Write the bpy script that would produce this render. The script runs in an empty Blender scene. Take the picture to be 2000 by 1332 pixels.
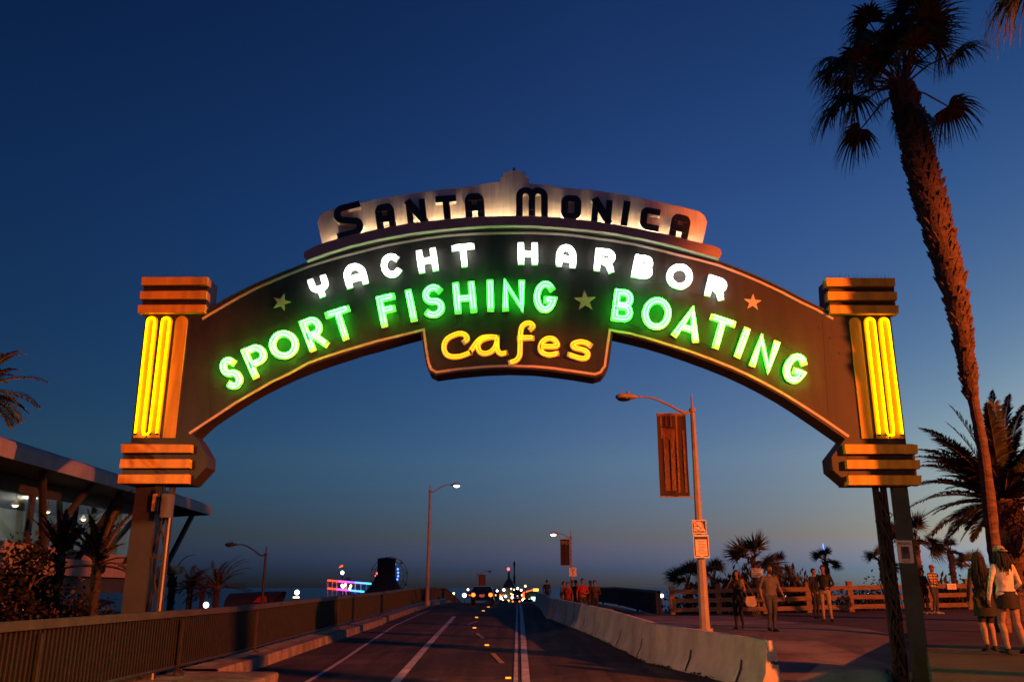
import bpy, bmesh, math, random
from mathutils import Vector, Matrix, kdtree
R = math.radians
sc = bpy.context.scene
C = sc.collection
rng = random.Random(7)
E = 1.9                      # eye height above the near road
F = 1675.0                   # focal length in photo pixels (2000 wide)
PITCH = math.atan(481/1675.0)
cp, sp = math.cos(PITCH), math.sin(PITCH)

def P(u, v, D):
    """photo pixel + forward distance -> world point"""
    xc = (u-1000)/F; yc = (666-v)/F
    dy = cp - sp*yc; t = D/dy
    return Vector((xc*t, D, E+(sp+cp*yc)*t))

def lerp(a, b, t): return a+(b-a)*t
def smooth(a, b, x):
    t = max(0.0, min(1.0, (x-a)/(b-a))); return t*t*(3-2*t)
def interp(xs, ys, x):
    if x <= xs[0]: return ys[0]
    for i in range(len(xs)-1):
        if x <= xs[i+1]:
            return lerp(ys[i], ys[i+1], (x-xs[i])/(xs[i+1]-xs[i]))
    return ys[-1]

# ---------------------------------------------------------------- materials
def new_mat(name):
    m = bpy.data.materials.new(name); m.use_nodes = True
    nt = m.node_tree
    return m, nt, nt.nodes["Principled BSDF"], nt.nodes["Material Output"]

def paint(name, col, rough=0.6, var=0.25, scale=6.0, bump=0.0, bscale=40.0, metal=0.0, spec=0.4, col2=None, detail=5.0, stretch=None, streak=0.0, cracks=0.0, sstretch=(5, 5, .35)):
    """base colour broken up by two noises, with optional bump"""
    m, nt, b, out = new_mat(name)
    tc = nt.nodes.new("ShaderNodeTexCoord")
    mp = nt.nodes.new("ShaderNodeMapping")
    if stretch: mp.inputs["Scale"].default_value = stretch
    nt.links.new(tc.outputs["Object"], mp.inputs["Vector"])
    n = nt.nodes.new("ShaderNodeTexNoise"); n.inputs["Scale"].default_value = scale
    n.inputs["Detail"].default_value = detail; n.inputs["Roughness"].default_value = 0.65
    nt.links.new(mp.outputs["Vector"], n.inputs["Vector"])
    cr = nt.nodes.new("ShaderNodeValToRGB")
    c2 = col2 if col2 else tuple(c*(1-var*1.3) for c in col)
    c1 = tuple(min(1, c*(1+var*0.6)) for c in col)
    cr.color_ramp.elements[0].position = 0.3; cr.color_ramp.elements[1].position = 0.72
    cr.color_ramp.elements[0].color = (*c2, 1); cr.color_ramp.elements[1].color = (*c1, 1)
    nt.links.new(n.outputs["Fac"], cr.inputs["Fac"])
    colout = cr.outputs["Color"]
    def mult(colout, fac_out, lo, p0, p1):
        r2 = nt.nodes.new("ShaderNodeValToRGB"); r2.color_ramp.elements[0].position = p0; r2.color_ramp.elements[1].position = p1
        r2.color_ramp.elements[0].color = (lo, lo, lo, 1); r2.color_ramp.elements[1].color = (1, 1, 1, 1); nt.links.new(fac_out, r2.inputs["Fac"])
        mm = nt.nodes.new("ShaderNodeMix"); mm.data_type = 'RGBA'; mm.blend_type = 'MULTIPLY'; mm.inputs[0].default_value = 1
        nt.links.new(colout, mm.inputs[6]); nt.links.new(r2.outputs["Color"], mm.inputs[7]); return mm.outputs[2]
    if streak:                       # run-off stains and grime, stretched along one axis
        m2 = nt.nodes.new("ShaderNodeMapping"); m2.inputs["Scale"].default_value = sstretch; nt.links.new(tc.outputs["Object"], m2.inputs["Vector"])
        ns = nt.nodes.new("ShaderNodeTexNoise"); ns.inputs["Scale"].default_value = 1.6; ns.inputs["Detail"].default_value = 7; nt.links.new(m2.outputs["Vector"], ns.inputs["Vector"])
        colout = mult(colout, ns.outputs["Fac"], 1-streak, .36, .6)
    if cracks:                       # wandering crack lines and repair patches
        nd = nt.nodes.new("ShaderNodeTexNoise"); nd.inputs["Scale"].default_value = .9; nd.inputs["Detail"].default_value = 6; nt.links.new(tc.outputs["Object"], nd.inputs["Vector"])
        av = nt.nodes.new("ShaderNodeVectorMath"); av.operation = 'MULTIPLY_ADD'; av.inputs[1].default_value = (1.6, 1.6, 0)
        nt.links.new(nd.outputs["Color"], av.inputs[0]); nt.links.new(tc.outputs["Object"], av.inputs[2])
        vo = nt.nodes.new("ShaderNodeTexVoronoi"); vo.feature = 'DISTANCE_TO_EDGE'; vo.inputs["Scale"].default_value = .42; nt.links.new(av.outputs[0], vo.inputs["Vector"])
        colout = mult(colout, vo.outputs["Distance"], 1-cracks, .004, .02)
        v2 = nt.nodes.new("ShaderNodeTexVoronoi"); v2.inputs["Scale"].default_value = .16; v2.distance = 'CHEBYCHEV'; nt.links.new(tc.outputs["Object"], v2.inputs["Vector"])
        sp_ = nt.nodes.new("ShaderNodeSeparateColor"); nt.links.new(v2.outputs["Color"], sp_.inputs[0]); colout = mult(colout, sp_.outputs[0], .58, .3, .34)
    nt.links.new(colout, b.inputs["Base Color"])
    b.inputs["Roughness"].default_value = rough
    b.inputs["Metallic"].default_value = metal
    b.inputs["Specular IOR Level"].default_value = spec
    if bump:
        n2 = nt.nodes.new("ShaderNodeTexNoise"); n2.inputs["Scale"].default_value = bscale
        n2.inputs["Detail"].default_value = 4
        nt.links.new(mp.outputs["Vector"], n2.inputs["Vector"])
        bp = nt.nodes.new("ShaderNodeBump"); bp.inputs["Strength"].default_value = bump
        bp.inputs["Distance"].default_value = 0.02
        nt.links.new(n2.outputs["Fac"], bp.inputs["Height"])
        nt.links.new(bp.outputs["Normal"], b.inputs["Normal"])
    return m

def glow(name, col, strength):
    m, nt, b, out = new_mat(name)
    b.inputs["Base Color"].default_value = (*[min(.8, c) for c in col], 1)
    b.inputs["Emission Color"].default_value = (*col, 1)
    b.inputs["Emission Strength"].default_value = strength
    b.inputs["Roughness"].default_value = 0.4
    return m

def leafmat(name, col, var=0.5, trans=0.15):
    m, nt, b, out = new_mat(name)
    g = nt.nodes.new("ShaderNodeNewGeometry")
    cr = nt.nodes.new("ShaderNodeValToRGB")
    cr.color_ramp.elements[0].color = (*[c*(1-var) for c in col], 1)
    cr.color_ramp.elements[1].color = (*[c*(1+var) for c in col], 1)
    nt.links.new(g.outputs["Random Per Island"], cr.inputs["Fac"])
    nt.links.new(cr.outputs["Color"], b.inputs["Base Color"])
    b.inputs["Roughness"].default_value = 0.6
    b.inputs["Specular IOR Level"].default_value = 0.3
    return m

M = {}
# ---------------------------------------------------------------- mesh builder
class MB:
    def __init__(s): s.v = []; s.f = []; s.m = []
    def add(s, vs, fs, mi=0):
        k = len(s.v); s.v += [tuple(v) for v in vs]
        s.f += [tuple(i+k for i in f) for f in fs]; s.m += [mi]*len(fs)
    def box(s, c, size, rz=0.0, mi=0, rx=0.0, ry=0.0):
        hx, hy, hz = [d/2 for d in size]
        mt = Matrix.Rotation(rz, 3, 'Z') @ Matrix.Rotation(ry, 3, 'Y') @ Matrix.Rotation(rx, 3, 'X')
        c = Vector(c)
        vs = [c + mt @ Vector((x*hx, y*hy, z*hz)) for x in (-1, 1) for y in (-1, 1) for z in (-1, 1)]
        s.add(vs, [(0,1,3,2),(4,6,7,5),(0,4,5,1),(2,3,7,6),(0,2,6,4),(1,5,7,3)], mi)
    def prism(s, front, back, mi=0, smi=None):
        """two matching 3D polygons, front first"""
        n = len(front); smi = mi if smi is None else smi
        s.add(list(front)+list(back), [tuple(range(n)), tuple(range(2*n-1, n-1, -1))], mi)
        k = len(s.v)-2*n
        for i in range(n):
            j = (i+1) % n
            s.f.append((k+j, k+i, k+n+i, k+n+j)); s.m.append(smi)
    def tube(s, pts, r, n=8, cap=True, mi=0, flat=None):
        pts = [Vector(p) for p in pts]
        rs = r if isinstance(r, (list, tuple)) else [r]*len(pts)
        rings = []; up = None
        for i, p in enumerate(pts):
            if i == 0: t = pts[1]-p
            elif i == len(pts)-1: t = p-pts[i-1]
            else: t = (pts[i+1]-p).normalized()+(p-pts[i-1]).normalized()
            if t.length < 1e-9: t = Vector((0, 0, 1))
            t.normalize()
            if up is None:
                up = Vector((0, 0, 1)) if abs(t.z) < .9 else Vector((1, 0, 0))
            a = up - t*up.dot(t)
            if a.length < 1e-6: a = t.orthogonal()
            a.normalize(); b = t.cross(a); up = a
            rr = rs[i]; rx, ry = rr if isinstance(rr, (tuple, list)) else (rr, rr)
            rings.append([p + a*(rx*math.cos(2*math.pi*k/n)) + b*(ry*math.sin(2*math.pi*k/n)) for k in range(n)])
        vs = [v for rg in rings for v in rg]; fs = []
        for i in range(len(pts)-1):
            for k in range(n):
                fs.append((i*n+k, i*n+(k+1) % n, (i+1)*n+(k+1) % n, (i+1)*n+k))
        if cap:
            fs.append(tuple(range(n-1, -1, -1))); fs.append(tuple(range((len(pts)-1)*n, len(pts)*n)))
        s.add(vs, fs, mi)
    def ell(s, c, r, nu=12, nv=8, mi=0, rz=0.0):
        c = Vector(c); mt = Matrix.Rotation(rz, 3, 'Z')
        if not isinstance(r, (tuple, list)): r = (r, r, r)
        vs = [c+Vector((0, 0, -r[2]))]
        for j in range(1, nv):
            ph = -math.pi/2+math.pi*j/nv
            for i in range(nu):
                th = 2*math.pi*i/nu
                vs.append(c+mt @ Vector((r[0]*math.cos(ph)*math.cos(th), r[1]*math.cos(ph)*math.sin(th), r[2]*math.sin(ph))))
        vs.append(c+Vector((0, 0, r[2]))); fs = []
        for i in range(nu): fs.append((0, 1+(i+1) % nu, 1+i))
        for j in range(nv-2):
            for i in range(nu):
                a = 1+j*nu+i; b = 1+j*nu+(i+1) % nu
                fs.append((a, b, b+nu, a+nu))
        top = len(vs)-1; k = 1+(nv-2)*nu
        for i in range(nu): fs.append((k+i, k+(i+1) % nu, top))
        s.add(vs, fs, mi)
    def lathe(s, c, prof, n=16, mi=0):
        """prof: list of (radius, z) about a vertical axis at c"""
        c = Vector(c); vs = []; fs = []
        for r, z in prof:
            for k in range(n):
                a = 2*math.pi*k/n; vs.append(c+Vector((r*math.cos(a), r*math.sin(a), z)))
        for i in range(len(prof)-1):
            for k in range(n):
                fs.append((i*n+k, i*n+(k+1) % n, (i+1)*n+(k+1) % n, (i+1)*n+k))
        fs.append(tuple(range(n-1, -1, -1))); fs.append(tuple(range((len(prof)-1)*n, len(prof)*n)))
        s.add(vs, fs, mi)
    def build(s, name, mats, parent=None, org=(0, 0, 0), smooth_=False):
        me = bpy.data.meshes.new(name); o3 = Vector(org)
        me.from_pydata([tuple(Vector(v)-o3) for v in s.v], [], s.f)
        if not isinstance(mats, (list, tuple)): mats = [mats]
        for m in mats: me.materials.append(m)
        if len(mats) > 1: me.polygons.foreach_set("material_index", s.m)
        if smooth_: me.polygons.foreach_set("use_smooth", [True]*len(me.polygons))
        me.update()
        o = bpy.data.objects.new(name, me); C.objects.link(o)
        if parent is not None: o.parent = parent
        else: o.location = o3
        return o

def tag(o, label, cat, group=None):
    o["label"] = label; o["category"] = cat
    if group: o["group"] = group
    return o
def thing(name, label, cat, loc=(0, 0, 0), group=None, rz=0.0):
    o = bpy.data.objects.new(name, None); C.objects.link(o)
    o.location = loc; o.rotation_euler = (0, 0, rz); o.empty_display_size = 0.2
    return tag(o, label, cat, group)
def struct(o, kind="structure"):
    o["kind"] = kind; return o
def dup(root, loc, rz=0.0, label=None):
    r = root.copy(); C.objects.link(r); r.location = loc; r.rotation_euler = (0, 0, rz)
    if label: r["label"] = label
    for ch in list(root.children):
        c = ch.copy(); C.objects.link(c); c.parent = r
        for g in list(ch.children):
            d = g.copy(); C.objects.link(d); d.parent = c
    return r
def text_mesh(body, size, name, mat, parent, loc, rot=(math.pi/2, 0, 0), sx=1.0, align='CENTER', extrude=0.002):
    cu = bpy.data.curves.new(name, 'FONT'); cu.body = body; cu.size = size
    cu.align_x = align; cu.align_y = 'CENTER'; cu.extrude = extrude; cu.resolution_u = 3
    t = bpy.data.objects.new(name, cu); C.objects.link(t)
    dg = bpy.context.evaluated_depsgraph_get(); dg.update()
    me = bpy.data.meshes.new_from_object(t.evaluated_get(dg))
    bpy.data.objects.remove(t); bpy.data.curves.remove(cu)
    me.materials.clear(); me.materials.append(mat)
    o = bpy.data.objects.new(name, me); C.objects.link(o)
    o.parent = parent; o.location = loc; o.rotation_euler = rot; o.scale = (sx, 1, 1)
    return o

def offset_line(pts, off, closed=False):
    """offset a 2D polyline sideways with mitres"""
    n = len(pts); out = []
    for i in range(n):
        if closed: a, b, c = pts[(i-1) % n], pts[i], pts[(i+1) % n]
        else: a, b, c = pts[max(i-1, 0)], pts[i], pts[min(i+1, n-1)]
        d1 = Vector((b[0]-a[0], b[1]-a[1])); d2 = Vector((c[0]-b[0], c[1]-b[1]))
        if d1.length < 1e-9: d1 = d2
        if d2.length < 1e-9: d2 = d1
        d1.normalize(); d2.normalize()
        n1 = Vector((-d1.y, d1.x)); n2 = Vector((-d2.y, d2.x)); m = n1+n2
        if m.length < .5: m = n1; k = 1
        else:
            m.normalize(); k = 1/max(.55, m.dot(n1))
        out.append((b[0]+m.x*off*k, b[1]+m.y*off*k))
    return out
def ribbon(mb, pts, w, y0, y1, closed=False, cap=True, mi=0, smi=None):
    """flat stroke in the x-z plane, y0 front, y1 back"""
    smi = mi if smi is None else smi
    pts = [tuple(p) for p in pts]
    if not closed and cap:
        a = Vector(pts[0]); b = Vector(pts[1]); a = a+(a-b).normalized()*w/2
        c = Vector(pts[-1]); d = Vector(pts[-2]); c = c+(c-d).normalized()*w/2
        pts = [tuple(a)]+pts[1:-1]+[tuple(c)]
    L = offset_line(pts, w/2, closed); Rr = offset_line(pts, -w/2, closed); n = len(pts)
    vs = [(p[0], y0, p[1]) for p in L]+[(p[0], y0, p[1]) for p in Rr]+[(p[0], y1, p[1]) for p in L]+[(p[0], y1, p[1]) for p in Rr]
    fr = []; sd = []
    for i in range(n if closed else n-1):
        j = (i+1) % n
        fr.append((i, j, n+j, n+i)); fr.append((2*n+i, 3*n+i, 3*n+j, 2*n+j))
        sd.append((j, i, 2*n+i, 2*n+j)); sd.append((n+i, n+j, 3*n+j, 3*n+i))
    if not closed:
        sd.append((0, n, 3*n, 2*n)); e = n-1; sd.append((n+e, e, 2*n+e, 3*n+e))
    k = len(mb.v); mb.v += vs
    for f in fr: mb.f.append(tuple(i+k for i in f)); mb.m.append(mi)
    for f in sd: mb.f.append(tuple(i+k for i in f)); mb.m.append(smi)
# ---------------------------------------------------------------- palette (real base colours)
M['asphalt'] = paint('asphalt', (.1, .072, .056), .9, .55, .35, .5, 60, detail=8, streak=.62, sstretch=(1.6, .09, 1), cracks=.75)
M['line'] = paint('road line paint', (.5, .5, .5), .7, .6, 2.2, .2, 60, col2=(.26, .255, .25), detail=9)
M['yline'] = paint('yellow line paint', (.5, .33, .05), .7, .4, 4.0, .2, 60)
M['concrete'] = paint('kerb concrete', (.3, .25, .2), .9, .35, 1.6, .4, 30, detail=8, streak=.5, sstretch=(2.5, 2.5, .7))
M['pavement'] = paint('pavement concrete', (.2, .18, .17), .9, .3, .8, .3, 40, detail=8, streak=.4, sstretch=(.6, .5, 1), cracks=.4)
M['plaza'] = paint('plaza paving', (.078, .038, .027), .9, .45, .5, .5, 50, detail=8, streak=.35, sstretch=(.5, .6, 1), cracks=.5)
M['barrier'] = paint('barrier concrete', (.56, .5, .44), .9, .22, 1.2, .4, 25, detail=8, streak=.24, sstretch=(1.5, 1.5, .8))
M['panel'] = paint('sign panel brown', (.034, .026, .018), .5, .35, .9, .06, 30, streak=.4, sstretch=(3, 3, .3))
M['panel_side'] = paint('sign return brown', (.035, .024, .018), .6, .3, 1.5)
M['orange'] = paint('capital orange paint', (.72, .37, .015), .5, .14, 1.2, .03, 30, streak=.28, sstretch=(4, 4, .6))
M['cream'] = paint('letter cream paint', (.75, .72, .6), .5, .1, 6)
M['pinkline'] = paint('trim line paint', (.62, .46, .38), .5, .15, 5)
M['star'] = paint('star paint', (.68, .44, .3), .5, .15, 5)
M['plate'] = paint('crest cream paint', (.74, .64, .54), .6, .15, 1.2, .05, 20, stretch=(3, 1, .6), streak=.16, sstretch=(9, 9, .5))
M['black'] = paint('letter black paint', (.012, .011, .011), .5, .2, 5)
M['ledge'] = paint('ledge rose paint', (.42, .28, .23), .55, .2, 2)
M['white'] = paint('return white paint', (.75, .73, .68), .6, .1, 4)
M['brownsteel'] = paint('brown painted steel', (.032, .02, .016), .6, .3, 2, .1, 30)
M['greensteel'] = paint('dark green painted steel', (.045, .06, .045), .6, .3, 2, .1, 30)
M['darksteel'] = paint('dark weathered steel', (.022, .018, .017), .7, .4, 3, .2, 30)
M['screen'] = paint('dark fence screen', (.009, .008, .007), .9, .3, 3)
M['pole'] = paint('grey painted pole', (.3, .24, .2), .55, .2, 3, .05, 30)
M['darkpole'] = paint('dark painted pole', (.03, .028, .027), .6, .2, 3)
M['rail'] = paint('dark green railing paint', (.036, .036, .03), .55, .3, 4)
M['handrail'] = paint('worn handrail paint', (.06, .055, .047), .6, .35, 3)
M['wood'] = paint('fence timber', (.18, .105, .068), .8, .35, 2.5, .3, 20, stretch=(1, 1, 6))
M['bark'] = paint('palm bark', (.14, .085, .058), .95, .5, 5, .9, 14, stretch=(1, 1, 3))
M['barksmooth'] = paint('grey palm bark', (.05, .034, .027), .95, .35, 3, .7, 9, stretch=(1, 1, 5))
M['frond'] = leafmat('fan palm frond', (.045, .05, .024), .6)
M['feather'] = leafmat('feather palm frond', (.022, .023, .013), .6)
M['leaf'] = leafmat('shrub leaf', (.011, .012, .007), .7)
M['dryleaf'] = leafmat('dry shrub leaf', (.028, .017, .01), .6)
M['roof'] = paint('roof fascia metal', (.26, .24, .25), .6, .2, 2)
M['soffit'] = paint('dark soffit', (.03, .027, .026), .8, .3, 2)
M['room'] = paint('room wall grey green', (.3, .34, .32), .8, .25, .8)
M['stucco'] = paint('rendered parapet', (.3, .22, .17), .9, .2, 3, .2, 40)
M['banner'] = paint('banner cloth dark', (.035, .014, .01), .8, .5, 3, col2=(.014, .007, .006), stretch=(5, 1, .6))
M['bannerlight'] = paint('banner cloth print', (.2, .085, .05), .8, .6, 5, col2=(.04, .018, .012), stretch=(6, 1, 1.2))
M['signwhite'] = paint('sign face white', (.68, .62, .55), .5, .1, 6)
M['signdark'] = paint('sign print dark', (.03, .03, .035), .5, .1, 6)
M['signred'] = paint('sign print red', (.4, .05, .03), .5, .1, 6)
M['paper'] = paint('poster paper', (.55, .47, .4), .8, .1, 8)
M['beach'] = paint('beach sand', (.1, .085, .07), .95, .4, .05, .2, 4)
M['metal'] = paint('electrical box grey', (.1, .08, .075), .5, .2, 3)
M['copper'] = paint('conduit pipe', (.5, .36, .28), .45, .15, 4)
M['breaker'] = paint('breaker panel', (.5, .3, .1), .5, .5, 12, col2=(.05, .03, .02))
M['car'] = paint('black car paint', (.008, .008, .009), .2, .1, 2, spec=.6)
M['rubber'] = paint('tyre rubber', (.015, .015, .015), .9, .2, 9)
M['carglass'] = paint('dark car glass', (.01, .012, .014), .08, .1, 2, spec=.8)
M['tent'] = paint('red canopy cloth', (.45, .03, .02), .8, .3, 1)
M['darkroof'] = paint('dark shingled roof', (.025, .028, .03), .9, .4, 1.5, .3, 8, stretch=(4, 4, .7))
M['deck'] = paint('pier timber deck', (.1, .08, .06), .9, .3, .3)
M['bulbwhite'] = glow('lamp white', (1, .95, .98), 6)
M['bulbcool'] = glow('flood cool', (.92, .95, 1), 5)
M['bulbwarm'] = glow('pendant warm', (1, .78, .42), 5)
M['neon_green'] = glow('neon green', (.015, 1, .026), 66)
M['neon_white'] = glow('neon white', (.86, .95, 1), 20)
M['neon_amber'] = glow('neon amber', (1, .3, .004), 3.2)
M['neon_yellow'] = glow('neon yellow', (1, .48, .0), 9)
M['strip'] = glow('trough lamp strip', (1, .74, .45), 120)
M['tail'] = glow('tail lamp', (1, .13, .015), 5)
M['redlamp'] = glow('red beacon', (1, .05, .06), 8)
M['blueled'] = glow('blue lamps', (.06, .16, 1), 6)
M['cyanled'] = glow('cyan lamps', (.05, .6, 1), 3)
M['magled'] = glow('magenta lamps', (1, .06, .7), 3)
M['redled'] = glow('red lamps', (1, .05, .03), 3)
M['violetled'] = glow('violet lamps', (.25, .08, 1), 3)
M['tealsign'] = glow('teal lit sign', (.25, 1, .75), 5)
M['ambersign'] = glow('amber lit sign', (1, .5, .05), 3.5)
M['orangelamp'] = glow('orange lit sign frame', (1, .13, .02), 1.6)
M['studglint'] = glow('amber road stud', (1, .38, .03), 1.6)  # reflector glint put in as emission; the stud holds no lamp
M['flame'] = glow('heater flame', (1, .42, .12), 8)
M['headlight'] = glow('headlamp', (1, .95, .95), 6)
m, nt, b, out = new_mat('window glass')
tr = nt.nodes.new("ShaderNodeBsdfTransparent"); gl = nt.nodes.new("ShaderNodeBsdfGlossy")
gl.inputs["Roughness"].default_value = .03; gl.inputs["Color"].default_value = (.9, .95, .95, 1)
tr.inputs["Color"].default_value = (.8, .86, .84, 1)
fr = nt.nodes.new("ShaderNodeFresnel"); fr.inputs["IOR"].default_value = 1.6
mx = nt.nodes.new("ShaderNodeMixShader")
nt.links.new(fr.outputs[0], mx.inputs[0]); nt.links.new(tr.outputs[0], mx.inputs[1]); nt.links.new(gl.outputs[0], mx.inputs[2])
nt.links.new(mx.outputs[0], out.inputs["Surface"]); M['glass'] = m
m, nt, b, out = new_mat('sea water')
b.inputs["Base Color"].default_value = (.008, .013, .02, 1); b.inputs["Roughness"].default_value = .3; b.inputs["Specular IOR Level"].default_value = .16
n = nt.nodes.new("ShaderNodeTexNoise"); n.inputs["Scale"].default_value = .25; n.inputs["Detail"].default_value = 8
tc = nt.nodes.new("ShaderNodeTexCoord"); nt.links.new(tc.outputs["Object"], n.inputs["Vector"])
bp = nt.nodes.new("ShaderNodeBump"); bp.inputs["Strength"].default_value = .9; bp.inputs["Distance"].default_value = 1.0
nt.links.new(n.outputs["Fac"], bp.inputs["Height"]); nt.links.new(bp.outputs["Normal"], b.inputs["Normal"]); M['sea'] = m
# ---------------------------------------------------------------- ground
DT = [-20, 0, 17.6, 22, 28.5, 35.5, 43, 58, 75, 90, 120, 200, 700]
ZL = [0, 0, 0, .0, .07, .13, .2, .4, .52, .45, -1.5, -1.6, -1.6]
ZR = [0, 0, .0, .15, .32, .42, .5, .65, .62, .45, -1.5, -1.6, -1.6]
def zroad(x, d):
    t = max(0, min(1, (x+6.3)/8.8)); return lerp(interp(DT, ZL, d), interp(DT, ZR, d), t)
BD = [-20, 10, 17.6, 22, 28.5, 35.5, 43, 50, 58, 66, 74]
BX = [7, 6.6, 4.78, 3.3, 2.83, 2.3, 1.8, 1.75, 1.75, 1.75, 1.75]
def xbar(d): return interp(BD, BX, d)
def zplaza(x, d):
    z = lerp(.3, .75+.02*max(0, min(14, x-7)), smooth(17.5, 25.5, d))
    k = smooth(xbar(d)+.35, xbar(d)+2.6, x)
    z = lerp(zroad(min(x, 2.5), d), z, k)
    # the sunken bed in which the sign posts stand
    pit = smooth(.412, .418, x/max(d, 1))*(1-smooth(18.25, 18.55, d))*smooth(11.2, 11.8, d)
    if x > .461*d: pit = 0
    return lerp(z, -.08, pit)
def zplat(x, d): return .815+.02*max(0, min(14, x-7))
def zfoot(x, d): return zplat(x, d) if (x > .455*d and d < 26) else zplaza(x, d)
def frange(a, b, s):
    out = []; x = a
    while x < b-1e-6: out.append(x); x += s
    out.append(b); return out
def sheet(name, xs_of, ds, zf, mat):
    mb = MB(); rows = []
    for d in ds:
        xs = xs_of(d); rows.append(len(xs))
        for x in xs: mb.v.append((x, d, zf(x, d)))
    n = rows[0]
    for i in range(len(ds)-1):
        for k in range(n-1):
            mb.f.append((i*n+k, i*n+k+1, (i+1)*n+k+1, (i+1)*n+k)); mb.m.append(0)
    return struct(mb.build(name, mat, smooth_=True))
DS = sorted(set(frange(-12, 90, 2)+[17.6, 22, 28.5, 35.5, 43, 58, 75, 90, 95, 100, 105, 110, 120, 150, 200, 400, 700]))
sheet('road', lambda d: [-6.95]+[lerp(-6.3, 2.5 if d > 40 else xbar(d)-.5, k/12) for k in range(13)]+[7.2 if d > 40 else xbar(d)-.1], DS, zroad, M['asphalt'])
PD = sorted(set(frange(-12, 8, .8)+frange(8, 27, .3)+frange(27, 40.6, .7)))
def pl_x(d):
    a = xbar(d)-.15 if d <= 40 else xbar(40)-.15
    return [lerp(a, 13, k/90) for k in range(90)]+[13+47*(k/20)**1.6 for k in range(21)]
sheet('plaza', pl_x, PD, zplaza, M['plaza'])
def edge_x(d): return interp([-12, 17.9, 22.7, 30, 40], [6.9, 6.95, 6.75, 6.2, 5.6], d)
sheet('pavement', lambda d: [lerp(xbar(d)+.35, edge_x(d), k/12) for k in range(25)], [d for d in PD if 9 < d < 38], lambda x, d: zplaza(x, d)+.012, M['pavement'])
# raised walk on the right with its own low retaining face
mb = MB(); ds_ = frange(4, 26.2, .74)
for d in ds_:
    x0 = .455*d
    mb.v += [(x0-.01, d, -.3), (x0, d, zplat(x0, d)-.03), (x0+.03, d, zplat(x0, d))]+[(lerp(x0+.03, 42, (k/10)**1.6), d, zplat(lerp(x0+.03, 42, (k/10)**1.6), d)) for k in range(1, 11)]
for i in range(len(ds_)-1):
    for k in range(12): mb.f.append((13*i+k, 13*i+k+1, 13*i+14+k, 13*i+13+k)); mb.m.append(0)
struct(mb.build('raised_walk', M['plaza'], smooth_=False))
# bank down to the beach behind the fence, the beach and the sea
mb = MB(); xs = frange(7.2, 70, 4)
for x in xs:
    mb.v += [(x, 40.55, zplaza(x, 40.55)-.01), (x, 44, -.8), (x, 60, -6.4)]
for i in range(len(xs)-1):
    for k in range(2): mb.f.append((3*i+k, 3*i+3+k, 3*i+4+k, 3*i+1+k)); mb.m.append(0)
struct(mb.build('embankment', M['beach'], smooth_=True))
mb = MB(); mb.add([(-400, -60, -6), (400, -60, -6), (400, 330, -6.4), (-400, 330, -6.4)], [(0, 1, 2, 3)])
struct(mb.build('beach', M['beach']))
mb = MB(); mb.add([(-30000, 329, -6.45), (30000, 329, -6.45), (30000, 40000, -6.45), (-30000, 40000, -6.45)], [(0, 1, 2, 3)])
struct(mb.build('sea', M['sea']))
# painted markings: strips that follow the road
def strip(name, pts, w, mat, label, dz=.013):
    mb = MB(); n = 0; pp = []
    for (a, b) in zip(pts[:-1], pts[1:]):
        ks = sorted(set([a[1], b[1]]+[d for d in DT if a[1] < d < b[1]]))
        for d in ks:
            x = lerp(a[0], b[0], (d-a[1])/(b[1]-a[1])); ww = lerp(a[2] if len(a) > 2 else w, b[2] if len(b) > 2 else w, (d-a[1])/(b[1]-a[1]))
            if not pp or d > pp[-1][1]: pp.append((x, d, ww))
    for x, d, ww in pp: mb.v += [(x-ww/2, d, zroad(x-ww/2, d)+dz), (x+ww/2, d, zroad(x+ww/2, d)+dz)]
    for i in range(len(pp)-1): mb.f.append((2*i, 2*i+1, 2*i+3, 2*i+2)); mb.m.append(0)
    o = mb.build(name, mat); o["kind"] = "structure"; return o
strip('edge_line', [(-4.15, 8), (-4.2, 17.9), (-4.5, 25), (-5.4, 42), (-5.5, 60)], .11, M['line'], '')
strip('lane_line', [(-2.2, 8), (-2.38, 17.9), (-2.66, 29.8), (-3.15, 49)], .2, M['line'], '')
strip('centre_line', [(.02, 8), (.07, 17.9), (.36, 62), (.4, 76)], .09, M['line'], '')
strip('centre_line', [(.22, 8), (.28, 17.9), (.62, 62), (.66, 76)], .17, M['line'], '')
for (u, v, L) in ((971, 1286, 2.6), (937, 1241, 3.0), (924, 1214.5, 3.4)):
    q = P(u, v, 1); k = (q.z-E)/1.0
    d = 20.0
    for _ in range(30): d = (zroad(-1, d)-E)/k
    x = (q.x)*d
    sl = -.055 if v > 1230 else .05
    strip('lane_dash', [(x-sl*L/2*2, d-L/2), (x+sl*L/2*2, d+L/2)], .13, M['yline'], '')
def on_road(u, v):
    q = P(u, v, 1.0); k = q.z-E; d = 25.0
    for _ in range(60): d = (zroad(q.x*d, d)-E)/k
    return Vector((q.x*d, d, zroad(q.x*d, d)))
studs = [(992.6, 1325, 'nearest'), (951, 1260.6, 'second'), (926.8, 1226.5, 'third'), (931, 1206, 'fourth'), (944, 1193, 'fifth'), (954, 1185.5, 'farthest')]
mb = MB(); mb.prism([(-.07, -.05, 0), (.07, -.05, 0), (.055, -.02, .035), (-.055, -.02, .035)], [(-.07, .05, 0), (.07, .05, 0), (.055, .02, .035), (-.055, .02, .035)])
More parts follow.
